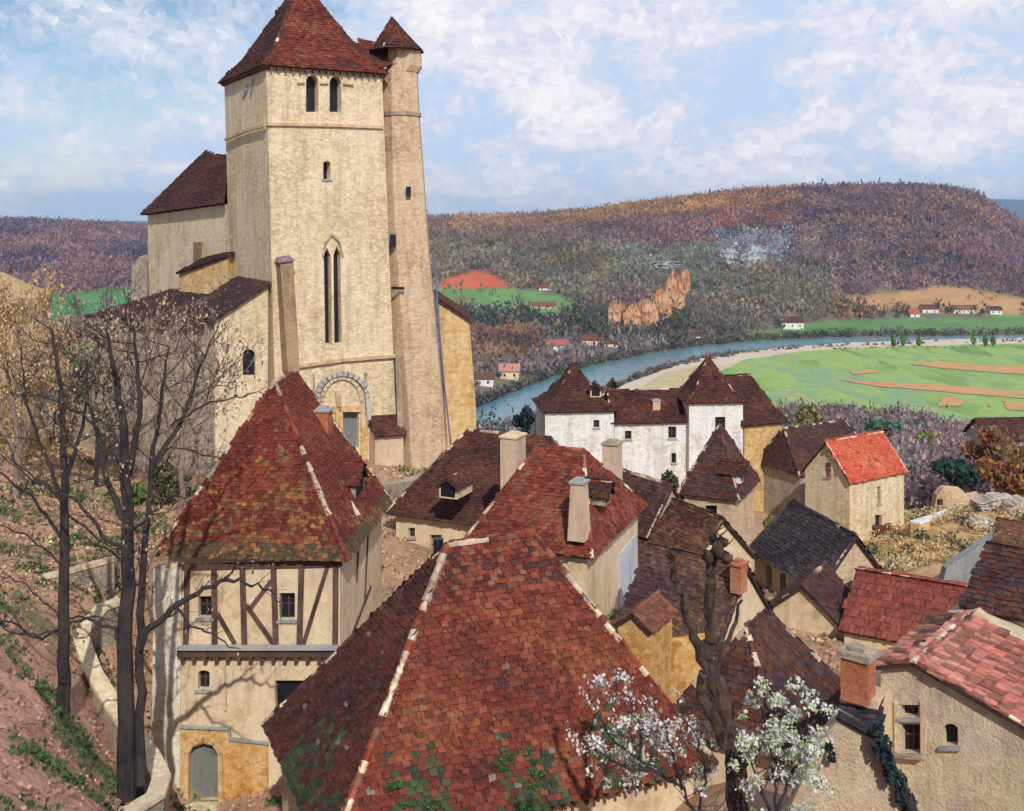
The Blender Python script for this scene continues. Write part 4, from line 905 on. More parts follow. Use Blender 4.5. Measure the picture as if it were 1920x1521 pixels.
dormer(hp, 674, 935, 50.6, 1.7, 1.0, nR, 2.2, RED, TAUPE, rise=.7)
mb = MB(); q = P(640, 890, 50); 
chimney(hp, 606, 770, 840, 51.5, .85, .7, BRICK, cap=GREYBL)
for px in ([(633, 905), (672, 965)],): 
    a = P(640, 915, 49.6); b = P(672, 968, 48.7); mb = MB(); mb.tube([a, b], [.09, .12], 6); mb.build('mortar_fillet', CREAM, hp['roof'])

# dark-roofed house behind the red one (middle)
mid = house('broad stone house with a dark hipped roof and pale chimney, right below the church', (1050, 1006, 60.0), 66, 8.2, 11.4, -25, 4.6, ridge=2, ia=2.2, ib=3.6, wall=PLASTER, pal=DARK + [(.22, .09, .06)], tw=.28, ex=.2, oh=.5, mort=.4, wins=[('L', rectpx(806, 1003, 828, 1045), dict(mat=DOORM)), ('L', rectpx(765, 990, 778, 1008))])
chimney(mid, 962, 818, 940, 57.9, 1.35, .9, PINKW, cap=PLASTER)
dormer(mid, 840, 935, 61.0, 1.15, .75, -mid['d1'], 2.0, DARK, PLASTER)
# red-roofed house in the centre
cen = house('red-roofed house with two tall tapering chimneys, directly behind the big foreground roof', (1110, 1047, 48), 68, 9.6, 6.4, -25, 3.75, ridge=2, ia=2.0, ib=2.0, wall=PLASTER, pal=RED + [(.38, .08, .045)] + [(.36, .11, .06), (.40, .15, .09)], tw=.30, ex=.21, oh=.4, mort=.45)
chimney(cen, 1086, 905, 1010, 48.9, .72, .6, PINKW, flare=.18, cap=GREYBL)
chimney(cen, 1148, 832, 950, 57.0, 1.0, .8, PINKW, flare=.05, cap=TAUPE)
dormer(cen, 1140, 945, 50.9, .9, .6, -cen['nR'] * -1, 1.4, DARK, TAUPE)
mb = MB(); S = cen['S']; q = [isect(u, v, S[0], cen['nR']) for u, v in ((1160, 1145), (1192, 1110), (1192, 1000), (1160, 1040))]; mb.hexa([x - cen['nR'] * .1 for x in q], [x + cen['nR'] * .05 for x in q]); mb.build('blue_shade_panel', dabbed('blue_limewash', [(.38, .42, .52), (.50, .53, .62), (.60, .60, .64)], 2, (1, 1, .4), .4, .3), cen['root'])  # blue shade on the cream side wall, laid on as a coloured sheet

# white mansion
ca = thing('mansion', 'white walled mansion with two spired roofs above the river', 'mansion', (7, 99, -28))
def block(th, u0, u1, veave, Y, dep, vb, mat, rise, kind, pal, wins=(), oh=.35, ridge_in=0, name='wing'):
    t = math.radians(th); d1 = Vector((math.cos(t), math.sin(t), 0)); d2 = Vector((-d1.y, d1.x, 0)); a = P(u0, veave, Y); n = -d2
    b = isect(u1, V0, a, n).xy.to_3d() + Zv * a.z; zb_ = P(u0, vb, Y).z; wd = (b - a).length
    lo = [Vector((q.x, q.y, zb_)) for q in (a, b, b + d2 * dep, a + d2 * dep)]; hi = [q + Zv * (a.z - zb_ + .12) for q in lo]
    mb = MB(); mb.hexa(lo, hi); wl = mb.build(name + '_wall', mat, ca)
    for px in wins: window(wl, n, a, px)
    R = [a - d1 * oh - d2 * oh, b + d1 * oh - d2 * oh, b + d1 * oh + d2 * (dep + oh), a - d1 * oh + d2 * (dep + oh)]
    mb = MB(); kw = dict(pal=pal, tw=.34, ex=.26, th=.06)
    if kind == 'pyr':
        ap = (R[0] + R[2]) / 2 + Zv * rise; ml = [lerp(r, ap - Zv * rise, .34) + Zv * rise * .2 for r in R]
        for i in range(4): j = (i + 1) % 4; facet(mb, [R[i], R[j], ml[j], ml[i]], **kw); facet(mb, [ml[i], ml[j], ap], **kw); caps(mb, R[i], ml[i], .1, .4, pal, .3); caps(mb, ml[i], ap, .1, .4, pal, .3)
        mb.tube([ap - Zv * .3, ap + Zv * .9], [.1, .04], 6, (.3, .2, .15))
    else:
        E0 = (R[0] + R[3]) / 2 + Zv * rise + d1 * ridge_in; E1 = (R[1] + R[2]) / 2 + Zv * rise - d1 * ridge_in * 1.3
        facet(mb, [R[0], R[1], E1, E0], **kw); facet(mb, [R[2], R[3], E0, E1], **kw); facet(mb, [R[1], R[2], E1], **kw); facet(mb, [R[3], R[0], E0], **kw); caps(mb, E0, E1, .13, .4, pal, .7); caps(mb, R[1], E1, .11, .4, pal, .3); caps(mb, R[0], E0, .11, .4, pal, .3)
    r = mb.build(name + '_roof', TILE, ca)
    return dict(root=ca, roof=r, d1=d1, wall=wl, n=n, a=a)
k1 = block(6, 1022, 1151, 772, 96, 6.2, 960, WHITE, 3.9, 'pyr', DARK, [rectpx(1113, 788, 1124, 802)], name='left_tower')
k2 = block(6, 1152, 1296, 793, 97, 6, 960, WHITE, 2.5, 'hip', DARK + RED[4:6], [rectpx(1172, 808, 1184, 824), rectpx(1253, 800, 1268, 822), rectpx(1259, 850, 1268, 869)], ridge_in=.3, name='long_wing')
k3 = block(6, 1292, 1393, 755, 96.9, 5.0, 1000, WHITE, 3.9, 'pyr', RED[4:6] + DARK, [rectpx(1341, 782, 1360, 812)], name='right_tower')
k4 = block(24, 1396, 1467, 797, 97.5, 8, 1100, OCHREW, 3.8, 'hip', DARK, [], ridge_in=.9, name='golden_wing')
kd = dict(root=ca); dormer(kd, 1117, 745, 97.3, 1.0, .8, (0, -1, 0), 1.5, DARK, PLASTER); dormer(kd, 1340, 728, 98.6, .9, .8, (0, -1, 0), 1.5, RED, PINKW); dormer(kd, 1150, 738, 101, .8, .8, (0, -1, 0), 1.2, DARK, TAUPE)
chimney(dict(root=ca, roof=k2['roof'], d1=k2['d1']), 1230, 752, 780, 98.5, .7, .5, PINKW)

# dove tower
pig = house('small square tower house with a pyramid roof and white dormer, before the golden mansion wing', (1386, 939, 70), 64, 6.0, 4.2, -32, 4.3, ridge=1, ia=2.9, ib=2.9, wall=TAN, pal=DARK + PURP, tw=.28, ex=.2, oh=.35, mort=.6, name='tower_house', capr=.1)
window(pig['wall'], pig['nL'], pig['S'][0], rectpx(1322, 948, 1344, 1018), sill=False, bars=False)
dormer(pig, 1391, 905, 71.2, .8, .75, pig['nR'], 1.5, DARK, WHITE)
# right house with the bright red roof
rh = house('cream stone house with a bright vermilion tiled roof, right of the mansion', (1594, 907, 85), 33, 7.3, 5.1, -31, 2.9, ridge=1, wall=CREAM, pal=BRIGHT, tw=.32, ex=.25, oh=.25, mort=.85,
           wins=[('R', rectpx(1641, 966, 1654, 991)), ('R', rectpx(1645, 912, 1651, 945)), ('L', rectpx(1547, 868, 1558, 895), dict(mat=BRICK, pane_d=.05))])
mb = MB(); a = isect(1636, 1030, rh['S'][0], rh['nR']); b = isect(1670, 1030, rh['S'][0], rh['nR']); nn = rh['nR']; z5 = P(1650, 1003, 85).z
facet(mb, [a + nn * 1.1, b + nn * 1.1, Vector((b.x, b.y, z5)), Vector((a.x, a.y, z5))], DARK + RED[:2], .3, .22); mb.build('lean_to_roof', TILE, rh['root'])
house('dark-roofed house tucked behind the vermilion-roofed one', (1500, 893, 94), 30, 10, 6, -31, 3.6, ridge=1, ia=1.0, ib=1.2, wall=TAUPE, pal=DARK + PURP, tw=.34, ex=.26, oh=.3, mort=.5)
# slate-purple roof
g1 = house('stone house with a weathered purple-grey roof, below the mansion\'s golden wing', (1531, 1117, 55), 12, 4.6, 8.2, -29, 2.9, ridge=2, ia=0, ib=1.0, wall=TAN, pal=SLATE, tw=.30, ex=.2, oh=.25, mort=.15)
for px in ([(1462, 1075), (1473, 1075), (1474, 1125), (1463, 1120)], [(1436, 1060), (1446, 1062), (1447, 1100), (1437, 1096)]): window(g1['wall'], g1['nL'], g1['S'][0], px, sill=False, bars=False)
# red roofs lower right
r1 = house('house with a low red barrel-tiled roof, in the middle of the right-hand cluster', (1905, 1245, 46.3), 60, 8, 7.6, -28, 1.7, ridge=2, wall=PLASTER, pal=[(.40, .095, .06), (.32, .085, .06), (.46, .12, .07), (.25, .075, .06), (.36, .085, .065)], tw=.24, ex=.5, oh=.25, mort=.35)
house('little building with a dark crumbling lean-to roof, left of the low red barrel-tiled roof', (1592, 1190, 50.5), 58, 4.0, 4.5, -28, 1.9, ridge=1, wall=PLASTER, pal=DARK + PURP, tw=.26, ex=.2, oh=.2, mort=.15)
house('brown-roofed house cut by the right edge, above the pink roof', (1990, 1150, 55), 50, 8, 4.2, -28, 3.2, ridge=2, ia=.6, wall=PLASTER, pal=BROWN + RUSS, tw=.3, ex=.22, oh=.3, mort=.1)
house('house with a dark wine-red roof at the right edge, between pink and brown roofs', (2147, 1214, 31.5), 50, 6.4, 5.3, -26, 1.3, ridge=2, wall=WHITE, pal=PURP + RED[4:6] + DARK, tw=.28, ex=.24, oh=.25, mort=.1)
house('long low house with a dark roof at the far right edge, beside the meadow', (1850, 828, 150), 4, 22, 7, -42, 2.6, ridge=1, wall=CREAM, pal=DARK, tw=.5, ex=.4, oh=.4, mort=.1)
# pink-roofed gabled house, bottom right (asymmetrical gable)
pk = thing('house', 'pink-roofed gabled house with a rough cream wall and one tall window, bottom right corner', 'house', (14, 31, -25))
pp = P(1712, 1242, 30); rd = Vector((5.1, 6.0, 0)).normalized(); cr = Vector((rd.y, -rd.x, 0)); K = -cr.cross(Zv) * -1
sr = 7.0; rdrop = .31; lw = 1.15
e_r0 = pp + cr * sr - Zv * sr * rdrop; e_l0 = pp - cr * lw - Zv * .42
mb = MB(); ln = 4.9
facet(mb, [e_r0, e_r0 + rd * ln, pp + rd * ln, pp], PINK, .26, .34, .06); facet(mb, [e_l0 + rd * ln, e_l0, pp, pp + rd * ln], PINK[:4] + PURP, .26, .34, .06)
caps(mb, pp, pp + rd * ln, .13, .36, PINK, .5); caps(mb, e_r0 + rd * .08, pp + rd * .08, .09, .36, RED, .15); caps(mb, e_l0 + rd * .08, pp + rd * .08, .09, .36, RED, .15)
mb.build('roof', TILE, pk)
gp0 = pp + rd * .2; mb = MB(); lf = [gp0 - cr * 1.0, gp0 + cr * 6.8]
f0 = [Vector((lf[0].x, lf[0].y, -28)), Vector((lf[1].x, lf[1].y, -28)), lf[1] - Zv * (6.8 * rdrop + .12), gp0 - Zv * .12, lf[0] - Zv * .5]
mb.hexa([x + rd * 7.5 for x in f0], f0); pw = mb.build('wall', dabbed('rough_render', [(.50, .38, .24), (.64, .52, .34), (.74, .62, .44), (.60, .46, .38), (.76, .66, .42)], 2.6, (1, 1, .8), 1.0, .5, .0, bdist=.08), pk)
for px in (rectpx(1690, 1358, 1725, 1412), rectpx(1690, 1322, 1722, 1344), rectpx(1768, 1357, 1796, 1398, 12)): window(pw, -rd, gp0, px, bars=(px[0][0] == 1690))
strip([(1682, 1318), (1683, 1408)], CREAM, 'window_surround', -rd, gp0, .13, .06, pk); strip([(1731, 1318), (1732, 1420)], PINKW, 'window_surround', -rd, gp0, .13, .06, pk)
strip([(1678, 1413), (1734, 1417)], TAUPE, 'window_ledge', -rd, gp0, .07, .25, pk)
hh = dict(root=pk, roof=pk, d1=cr); chimney(hh, 1609, 1232, 1312, 30.3, .78, .6, BRICK, cap=TAUPE, capc=.2)
mb = MB(); a = P(1572, 1355, 30.6); b = P(1646, 1355, 29.9); f0 = [Vector((a.x, a.y, -28)), Vector((b.x, b.y, -28)), P(1646, 1312, 29.9), P(1574, 1308, 30.6)]; mb.hexa([x + rd * 3 for x in f0], f0); mb.build('side_wall', PLASTER, pk)
mb = MB(); facet(mb, [P(1570, 1362, 29.9), P(1655, 1372, 29.2), P(1652, 1308, 30.3), P(1574, 1300, 31)], SLATE, .25, .2); mb.build('lean_to_roof', TILE, pk)
# cream boundary wall in front of it
gw = MB(); f0 = [P(1455, 1620, 27.5), P(1745, 1620, 26.6), P(1708, 1521, 26.8), P(1668, 1440, 27), P(1640, 1382, 27.1), P(1575, 1345, 27.3), P(1532, 1400, 27.5), P(1486, 1505, 27.6)]
gw.hexa([x + Vector((.1, .5, 0)) for x in f0], f0); tag(gw.build('garden_wall', dabbed('garden_render', [(.52, .40, .26), (.66, .54, .38), (.62, .46, .34), (.72, .60, .44)], 2.4, (1, 1, .8), 1.0, .4, .0, bdist=.08)), 'stepped cream garden wall behind the blossom, bottom right of centre', 'wall')
cp = MB(); cp.tube([P(1570, 1340, 27.3), P(1642, 1378, 27.0), P(1672, 1440, 26.9), P(1712, 1521, 26.6), P(1735, 1580, 26.5)], [.13] * 5, 6)
iv = QB()
for a, b in zip([(1645, 1385), (1660, 1410), (1668, 1440), (1690, 1480), (1705, 1515)], range(9)): iv.cloud(P(a[0], a[1], 26.7), (.16, .16, .45), 220, .045, [(.03, .05, .07), (.04, .08, .05), (.05, .06, .10)], 1.2)
for u, v in ((1555, 1400), (1560, 1420)): iv.cloud(P(u, v, 27.1), (.1, .1, .14), 60, .04, [(.03, .03, .04)], 1)
ivy = thing('ivy', 'dark ivy trailing down the edge of the garden wall beside the pink-roofed house', 'ivy', P(1690, 1600, 26.7)); cp.build('stem', BARK, ivy); iv.build('leaves', LEAF, ivy)
# dark roof behind the blossom
house('house with a dark red hipped roof behind the white blossom, right of the pollard tree', (1475, 1432, 34), 54, 6.3, 4.6, -25, 3.1, ridge=1, ia=2.1, ib=2.2, wall=PLASTER, pal=DARK + PURP + [(.26, .10, .06)], tw=.28, ex=.2, oh=.35, mort=.2)
# gabled brown-purple roof with cream gable
q1 = house('house with a brown tiled roof and a bare cream gable, just behind the pollard tree', (1346, 1228, 44), 52, 5.6, 5.0, -25, 2.9, ridge=2, wall=PLASTER, pal=PURP + BROWN[:2], tw=.26, ex=.2, oh=.18, mort=.12)
chimney(q1, 1385, 1058, 1110, 45.6, .62, .5, BRICK, cap=BRICK)
house('small house with a brown roof right of the red-roofed house, below the green bushes', (1290, 1075, 58), 28, 5.0, 7.0, -25, 2.6, ridge=2, wall=PLASTER, pal=BROWN + DARK[:2], tw=.3, ex=.22, oh=.25, mort=.3)
house('narrow outbuilding with a pale-edged plum roof beside the tall central chimney', (1215, 1010, 62), 35, 4.0, 5.0, -26, 2.8, ridge=2, wall=TAUPE, pal=PURP, tw=.3, ex=.22, oh=.2, mort=.8)
sh = house('tiny ochre shed with a curved tile roof right of the big foreground roof', (1222, 1188, 40), 60, 2.6, 1.6, -24, .6, ridge=1, wall=ORANGE, pal=[(.34, .13, .08), (.26, .10, .06)], tw=.24, ex=.2, oh=.15, mort=.1)
mb = MB(); a = P(1208, 1215, 41.5); b = P(1330, 1195, 43); f0 = [Vector((a.x, a.y, -26)), Vector((b.x, b.y, -26)), b, a]; mb.hexa([x + Vector((0, .5, 0)) for x in f0], f0); tag(mb.build('courtyard_wall', ORANGE), 'rust and ochre courtyard wall left of the pollard tree trunk', 'wall')
# walls and paths on the right slope
def wallstrip(px, Y0, Y1, hgt, th, mat, name, label, cat='wall', capm=None, foot=1.2):
    n = len(px); mb = MB(); cpb = MB(); tops = []
    for i, (u, v) in enumerate(px): tops.append(P(u, v, Y0 + (Y1 - Y0) * i / (n - 1)))
    dn = []
    for i in range(n): dd_ = (tops[min(i + 1, n - 1)] - tops[max(0, i - 1)]); dd_.z = 0; dd_.normalize(); dn.append(Vector((-dd_.y, dd_.x, 0)))
    V = []; 
    for t, q in zip(tops, dn): V += [t - q * th / 2, t + q * th / 2, t + q * th / 2 - Zv * (hgt + foot), t - q * th / 2 - Zv * (hgt + foot)]
    Fs = [(i * 4 + a, i * 4 + (a + 1) % 4, i * 4 + 4 + (a + 1) % 4, i * 4 + 4 + a) for i in range(n - 1) for a in range(4)] + [(3, 2, 1, 0), tuple(range(4 * n - 4, 4 * n))]
    mb.add(V, Fs)
    if capm is None: return tag(mb.build(name, mat), label, cat)
    root = thing(name, label, cat, tops[n // 2] - Zv * hgt); mb.build('wall', mat, root); V = []
    for t, q in zip(tops, dn): V += [t - q * (th / 2 + .08) + Zv * .003, t + q * (th / 2 + .08) + Zv * .003, t + q * (th / 2 + .06) + Zv * .14, t - q * (th / 2 + .06) + Zv * .14]
    cpb.add(V, Fs); cpb.build('coping', capm, root); return root
wallstrip([(1715, 982), (1760, 968), (1812, 948)], 84, 90, 1.8, .7, OCHREW, 'terrace_wall', 'pale-topped terrace wall slanting up the ochre slope, right of the vermilion-roofed house', capm=WHITE)
mb = MB(); f0 = [P(1752, 1000, 92), P(1850, 1010, 92), P(1852, 938, 92), P(1835, 926, 92), P(1815, 930, 92), P(1802, 917, 92), P(1770, 914, 92), P(1757, 928, 92), P(1752, 950, 92)]; mb.hexa([x + Vector((0, .8, 0)) for x in f0], f0); rw = mb.build('ruined_wall', TAN); tag(rw, 'ruined tan stone wall with a small hole, on the slope at the right', 'wall')
cut(rw, [[P(1757 + 0, 958, 92), P(1768, 958, 92), P(1768, 936, 92), P(1757, 936, 92)]], Vector((0, -1, 0)), 1.0)
for i, (u, v, a, b, Yq, lb) in enumerate([(1872, 945, 70, 26, 89, 'larger low pale rock outcrop on the slope at the right edge'), (1915, 955, 50, 40, 86, 'pale rock outcrop cut by the right edge of the picture'), (1848, 982, 44, 22, 84, 'smallest pale rock, lowest on the ochre slope at the right')]):
    rock(lb, u, v, a, b, dabbed('boulder%d' % i, [(.36, .30, .26), (.56, .48, .40), (.70, .64, .56)], .9, (1, 1, .6), 1, .3, .15, bdist=.15), 'boulder', 'rock', Yo=Yq, group='pale rocks on the right slope')
mb = MB(); f0 = [P(1760, 1120, 60), P(1850, 1120, 60), P(1870, 1000, 60), P(1838, 1022, 60), P(1775, 1066, 60)]; mb.hexa([x + Vector((0, .6, 0)) for x in f0], f0); tag(mb.build('retaining_wall', dabbed('blue_grey_wall', [(.20, .22, .24), (.32, .33, .33), (.26, .28, .32)], 2, (1, 1, .6), .6, .3)), 'blue-grey retaining wall behind the low red barrel-tiled roof', 'wall')
wallstrip([(690, 912), (760, 902), (830, 876)], 68, 76, .9, .8, TAUPE, 'low_wall', 'low grey lane wall curving below the church tower foot', foot=3)
# left: parapet, terrace wall, rock bluff
wallstrip([(215, 1050), (110, 1078), (0, 1102), (-120, 1130)], 51, 49, 2.2, .5, TAUPE, 'terrace_wall', 'long grey terrace wall across the slope behind the left-hand trees', capm=PLASTER)
wallstrip([(228, 1128), (190, 1142), (150, 1192)], 49, 47, 1.0, .6, TAUPE, 'low_wall', 'short pale wall end above the winding parapet, between the two dark trees', capm=CREAM)
wallstrip([(150, 1196), (175, 1262), (212, 1325), (248, 1375), (283, 1420), (303, 1462), (292, 1495), (235, 1530), (200, 1560)], 47, 34, 1.5, .55, TAUPE, 'parapet_wall', 'winding parapet with a broad pale coping, at the foot of the left-hand trees', capm=CREAM)
bl = MB(); V = []; seg = 16; rings = 12; c = P(20, 760, 96)
for i in range(rings + 1):
    z = -14 + 20.5 * i / rings
    for j in range(seg):
        t = 2 * math.pi * j / seg; r = (1 - .012 * i) * (1 + .10 * math.sin(3 * t + i * .5) + random.uniform(-.07, .07)) * (1.0 if i < rings else .5)
        V.append(Vector((-39.0 + math.cos(t) * 7.0 * r, 74 + math.sin(t) * 7 * r, -25 + 21.0 * i / rings)))
bl.add(V, [(i * seg + j, i * seg + (j + 1) % seg, (i + 1) * seg + (j + 1) % seg, (i + 1) * seg + j) for i in range(rings) for j in range(seg)] + [tuple(range(rings * seg, rings * seg + seg))])
bf = thing('rock_bluff', 'ochre rock bluff overgrown with russet scrub at the left edge', 'rock', (-39, 74, -24)); bl.build('rock', dabbed('ochre_rock', [(.36, .24, .15), (.54, .38, .22), (.64, .46, .25), (.50, .36, .26)], .8, (1, 1, .4), 1, .15, .2, bdist=.3), bf)
sq = QB()
for k in range(150):
    i = random.random(); t = random.uniform(math.pi * .9, math.pi * 2.1); sq.cloud((-39.0 + math.cos(t) * 6.9, 74 + math.sin(t) * 6.9, -24 + 19.5 * i), (1.1, 1.1, 1.3), 80, .08, [(.60, .42, .20), (.50, .33, .18), (.66, .48, .24), (.32, .22, .16), (.44, .31, .22)], 1.6)
sq.build('scrub', LEAF, bf)

# ------------------------------------------------------------------ TREES
def grow(mb, p, d, ln, r, lev, tw, spread=.55, upb=.25, nseg=3):
    p = Vector(p); d = Vector(d).normalized(); pts = [p]; rs = [r]
    for k in range(nseg):
        d = (d + Vector((random.gauss(0, .16), random.gauss(0, .16), random.gauss(0, .1) + upb * .18))).normalized(); p = p + d * ln / nseg; pts.append(p); rs.append(r * (1 - .55 * (k + 1) / nseg))
    mb.tube(pts, rs, 5 if r > .03 else 4, cap=False)
    tw.append(p)
    if lev <= 0: return
    for k in range(random.choice((2, 3, 3))):
        q = lerp(pts[0], pts[-1], random.uniform(.35, 1)) if k else pts[-1]
        a = Vector((random.gauss(0, 1), random.gauss(0, 1), random.gauss(0, .6))); a = (a - d * a.dot(d)).normalized()
        grow(mb, q, d + a * random.uniform(.5, 1) * spread * 1.3 + Zv * upb, ln * random.uniform(.62, .85), max(.008, r * random.uniform(.42, .6)), lev - 1, tw, spread, upb, nseg)
def px_limb(mb, px, Y, r0, r1, dY=0, seed=0, wob=.06):
    n = len(px); pts = []
    for i in range(n - 1):
        for k in range(4):
            t = k / 4; u = px[i][0] + (px[i + 1][0] - px[i][0]) * t; v = px[i][1] + (px[i + 1][1] - px[i][1]) * t
            q = P(u, v, Y + dY * (i + t) / (n - 1)); pts.append(q + Vector((random.gauss(0, wob), random.gauss(0, wob), random.gauss(0, wob)) ) * (0 if i + k == 0 else 1))
    pts.append(P(px[-1][0], px[-1][1], Y + dY)); m = len(pts); mb.tube(pts, [r0 + (r1 - r0) * i / (m - 1) for i in range(m)], 8 if r0 > .1 else 5); return pts
def bare_tree(label, base, limbs, branches, Y, twl=3, mat=BARK, haze_pal=None, hz=(0, .1), name='bare_tree', sprout=(1.6, .05), nsp=1, up=.3, group=None, hazebox=None):
    b = P(*base, Y); root = thing(name, label, 'tree', b, group); mb = MB(); bb = MB(); ends = []
    for i, (px, r0, r1, dY) in enumerate(limbs):
        pts = px_limb(mb, px, Y, r0, r1, dY, wob=.03); k0 = int(len(pts) * (.5 if i == 0 else .35))
        for q in range(k0, len(pts)):
            for z in range(nsp):
                d = Vector((random.gauss(0, 1), random.gauss(0, 1), random.uniform(.1, 1.1))); grow(bb, pts[q], d, sprout[0] * random.uniform(.7, 1.2), sprout[1], twl, ends, up * 0 + .6, up)
    for px, r0, r1, dY in branches:
        pts = px_limb(bb, px, Y, r0, r1, dY, wob=.05)
        for q in range(2, len(pts)):
            if random.random() < .6: dr = (pts[q] - pts[q - 1]).normalized(); grow(bb, pts[q], dr + Vector((random.gauss(0, .7), random.gauss(0, .7), random.uniform(-.1, .9))), sprout[0] * random.uniform(.35, .7), max(.015, r1 * .7), max(0, twl - 2), ends, .5, up)
    mb.build('trunk', BARKL if Y > 50 else mat, root); bb.build('branches', BARKL if Y > 50 else mat, root)
    if haze_pal:
        qb = QB(); E_ = np.array([tuple(e) for e in ends]); E_ = E_[rng.integers(0, len(E_), int(hz[0]))]; qb.rand(E_ + rng.normal(size=E_.shape) * .22, hz[1], haze_pal, 1.8, .2); qb.build('buds', LEAF, root)
    return root
TWIGS = [(.34, .25, .17), (.44, .32, .22), (.22, .17, .15), (.50, .38, .26)]
bare_tree('thin straight bare tree nearest the left edge, standing on the pink slope', (119, 1345), [([(119, 1350), (118, 1200), (120, 1000), (122, 880), (112, 720), (98, 620)], .26, .05, 0), ([(122, 900), (150, 820), (165, 740), (160, 660)], .10, .03, .5), ([(121, 950), (80, 850), (50, 760), (40, 680)], .09, .03, -.5)],
          [([(117, 1010), (60, 930), (0, 888), (-50, 860)], .07, .03, -1), ([(118, 1060), (70, 1020), (20, 990), (-20, 985)], .05, .02, -1), ([(121, 960), (170, 1000), (225, 1040)], .06, .02, 1), ([(117, 1180), (70, 1200), (20, 1165), (-10, 1160)], .07, .03, 1),
           ([(118, 1160), (80, 1130), (40, 1090), (0, 1080)], .04, .02, 1), ([(120, 1160), (170, 1155), (230, 1170)], .05, .02, 1), ([(121, 940), (80, 905), (30, 870), (10, 820)], .05, .02, 1)], 41, 2, haze_pal=TWIGS, hz=(900, .036), sprout=(1.3, .026))
bare_tree('large forked bare tree with twin dark trunks, rising before the half-timbered house', (240, 1515), [([(236, 1530), (235, 1300), (238, 1100), (240, 950), (232, 800), (215, 700), (200, 620)], .33, .05, 0), ([(264, 1470), (262, 1300), (262, 1150), (276, 1000), (285, 870), (300, 760), (318, 650)], .18, .04, 1), ([(238, 980), (200, 900), (180, 800), (150, 720)], .13, .03, 1),
           ([(285, 880), (340, 790), (372, 700), (395, 640)], .10, .03, 1), ([(238, 900), (262, 780), (258, 680), (250, 610)], .12, .03, -1)],
          [([(270, 1185), (330, 1135), (372, 1112), (420, 1085), (460, 1092), (505, 1108), (525, 1140)], .12, .02, 0), ([(330, 1135), (350, 1165), (400, 1190), (440, 1215)], .06, .02, -.5), ([(420, 1085), (450, 1050), (490, 1040)], .04, .015, -.3), ([(262, 1220), (290, 1165), (330, 1150)], .08, .03, 0),
           ([(238, 1035), (190, 1000), (140, 935), (60, 900), (0, 850)], .09, .02, 1), ([(236, 1060), (200, 1030), (150, 1010)], .06, .02, -1), ([(240, 1000), (290, 960), (330, 930), (350, 935)], .06, .02, -1), ([(232, 1235), (215, 1180), (165, 1160), (105, 1185), (40, 1190), (-20, 1170)], .08, .02, -1),
           ([(285, 880), (320, 840), (380, 850), (430, 860)], .05, .015, 0), ([(320, 800), (380, 760), (440, 745), (500, 740)], .05, .015, 0), ([(180, 800), (120, 750), (60, 740), (20, 700)], .05, .015, 0), ([(238, 900), (190, 905), (150, 890)], .04, .02, 0)], 37.5, 2, haze_pal=TWIGS + [(.20, .14, .15)], hz=(1100, .034), sprout=(1.4, .026), nsp=1)
bare_tree('slender bare tree just left of the half-timbered roof, close to the church wall', (338, 960), [([(338, 1010), (341, 900), (340, 820), (352, 760), (372, 690)], .2, .04, 0), ([(340, 850), (300, 760), (285, 690), (280, 640)], .12, .03, 0), ([(341, 830), (385, 750), (420, 700)], .1, .03, 0)], [([(341, 830), (390, 840), (440, 860)], .05, .02, 0), ([(341, 880), (290, 850), (270, 820)], .05, .02, 0)], 60, 2, haze_pal=TWIGS + [(.36, .28, .25)], hz=(900, .06), sprout=(2.2, .045))
bare_tree('bare tree with a spreading fan of branches against the grey church wall', (232, 960), [([(232, 1000), (235, 880), (245, 800), (280, 700), (300, 640)], .2, .05, 0), ([(236, 860), (210, 780), (180, 700), (170, 660)], .14, .03, 0), ([(240, 830), (330, 740), (380, 670)], .12, .03, 0), ([(240, 830), (250, 720), (240, 630)], .1, .03, 0)], [], 63, 2, haze_pal=TWIGS + [(.40, .32, .27), (.34, .28, .26)], hz=(1300, .06), sprout=(2.2, .045))
bare_tree('bare scrubby tree at the left edge in front of the ochre bluff', (30, 900), [([(30, 930), (35, 820), (20, 740), (10, 640)], .2, .05, 0), ([(33, 860), (60, 780), (72, 700), (60, 640)], .14, .03, 0), ([(33, 860), (-20, 760), (-40, 660)], .14, .03, 0)], [], 62, 2, haze_pal=[(.60, .42, .22), (.50, .34, .18), (.34, .24, .17), (.66, .48, .26)], hz=(5000, .055), sprout=(1.7, .04))
def leafy(label, u, v, Y, r, h, pal, n=1500, sz=.12, name='leafy_tree', cat='tree', group=None, trunk=True):
    c = P(u, v, Y); g = gz(c.x, c.y); root = thing(name, label, cat, (c.x, c.y, g), group)
    mb = MB(); mb.tube([Vector((c.x, c.y, g - .3)), Vector((c.x + .1, c.y, (g + c.z) / 2)), c], [.16 * max(.5, r / 2), .12 * max(.5, r / 2), .05], 6); mb.build('trunk', BARK, root)
    qb = QB(); k = 9
    for i in range(k):
        o = Vector((random.gauss(0, .45) * r, random.gauss(0, .45) * r, random.gauss(0, .38) * h)); qb.cloud(c + o, (r * .5, r * .5, h * .42), n // k, sz, [tuple(x * random.uniform(.75, 1.2) for x in q) for q in pal], 1.4)
    qb.build('crown', LEAF, root); return root
leafy('pale grey-green leafy tree left of the church, under the low plum roof', 180, 720, 68, 2.1, 2.6, [(.34, .36, .24), (.42, .42, .30), (.26, .28, .18), (.46, .46, .36)], 3200, .10)
leafy('dark green bush against the white mansion wall, left of the tower house', 1262, 935, 76, 1.2, 2.2, [(.06, .11, .04), (.10, .15, .06), (.04, .08, .05)], 1600, .12, 'bush', 'bush')
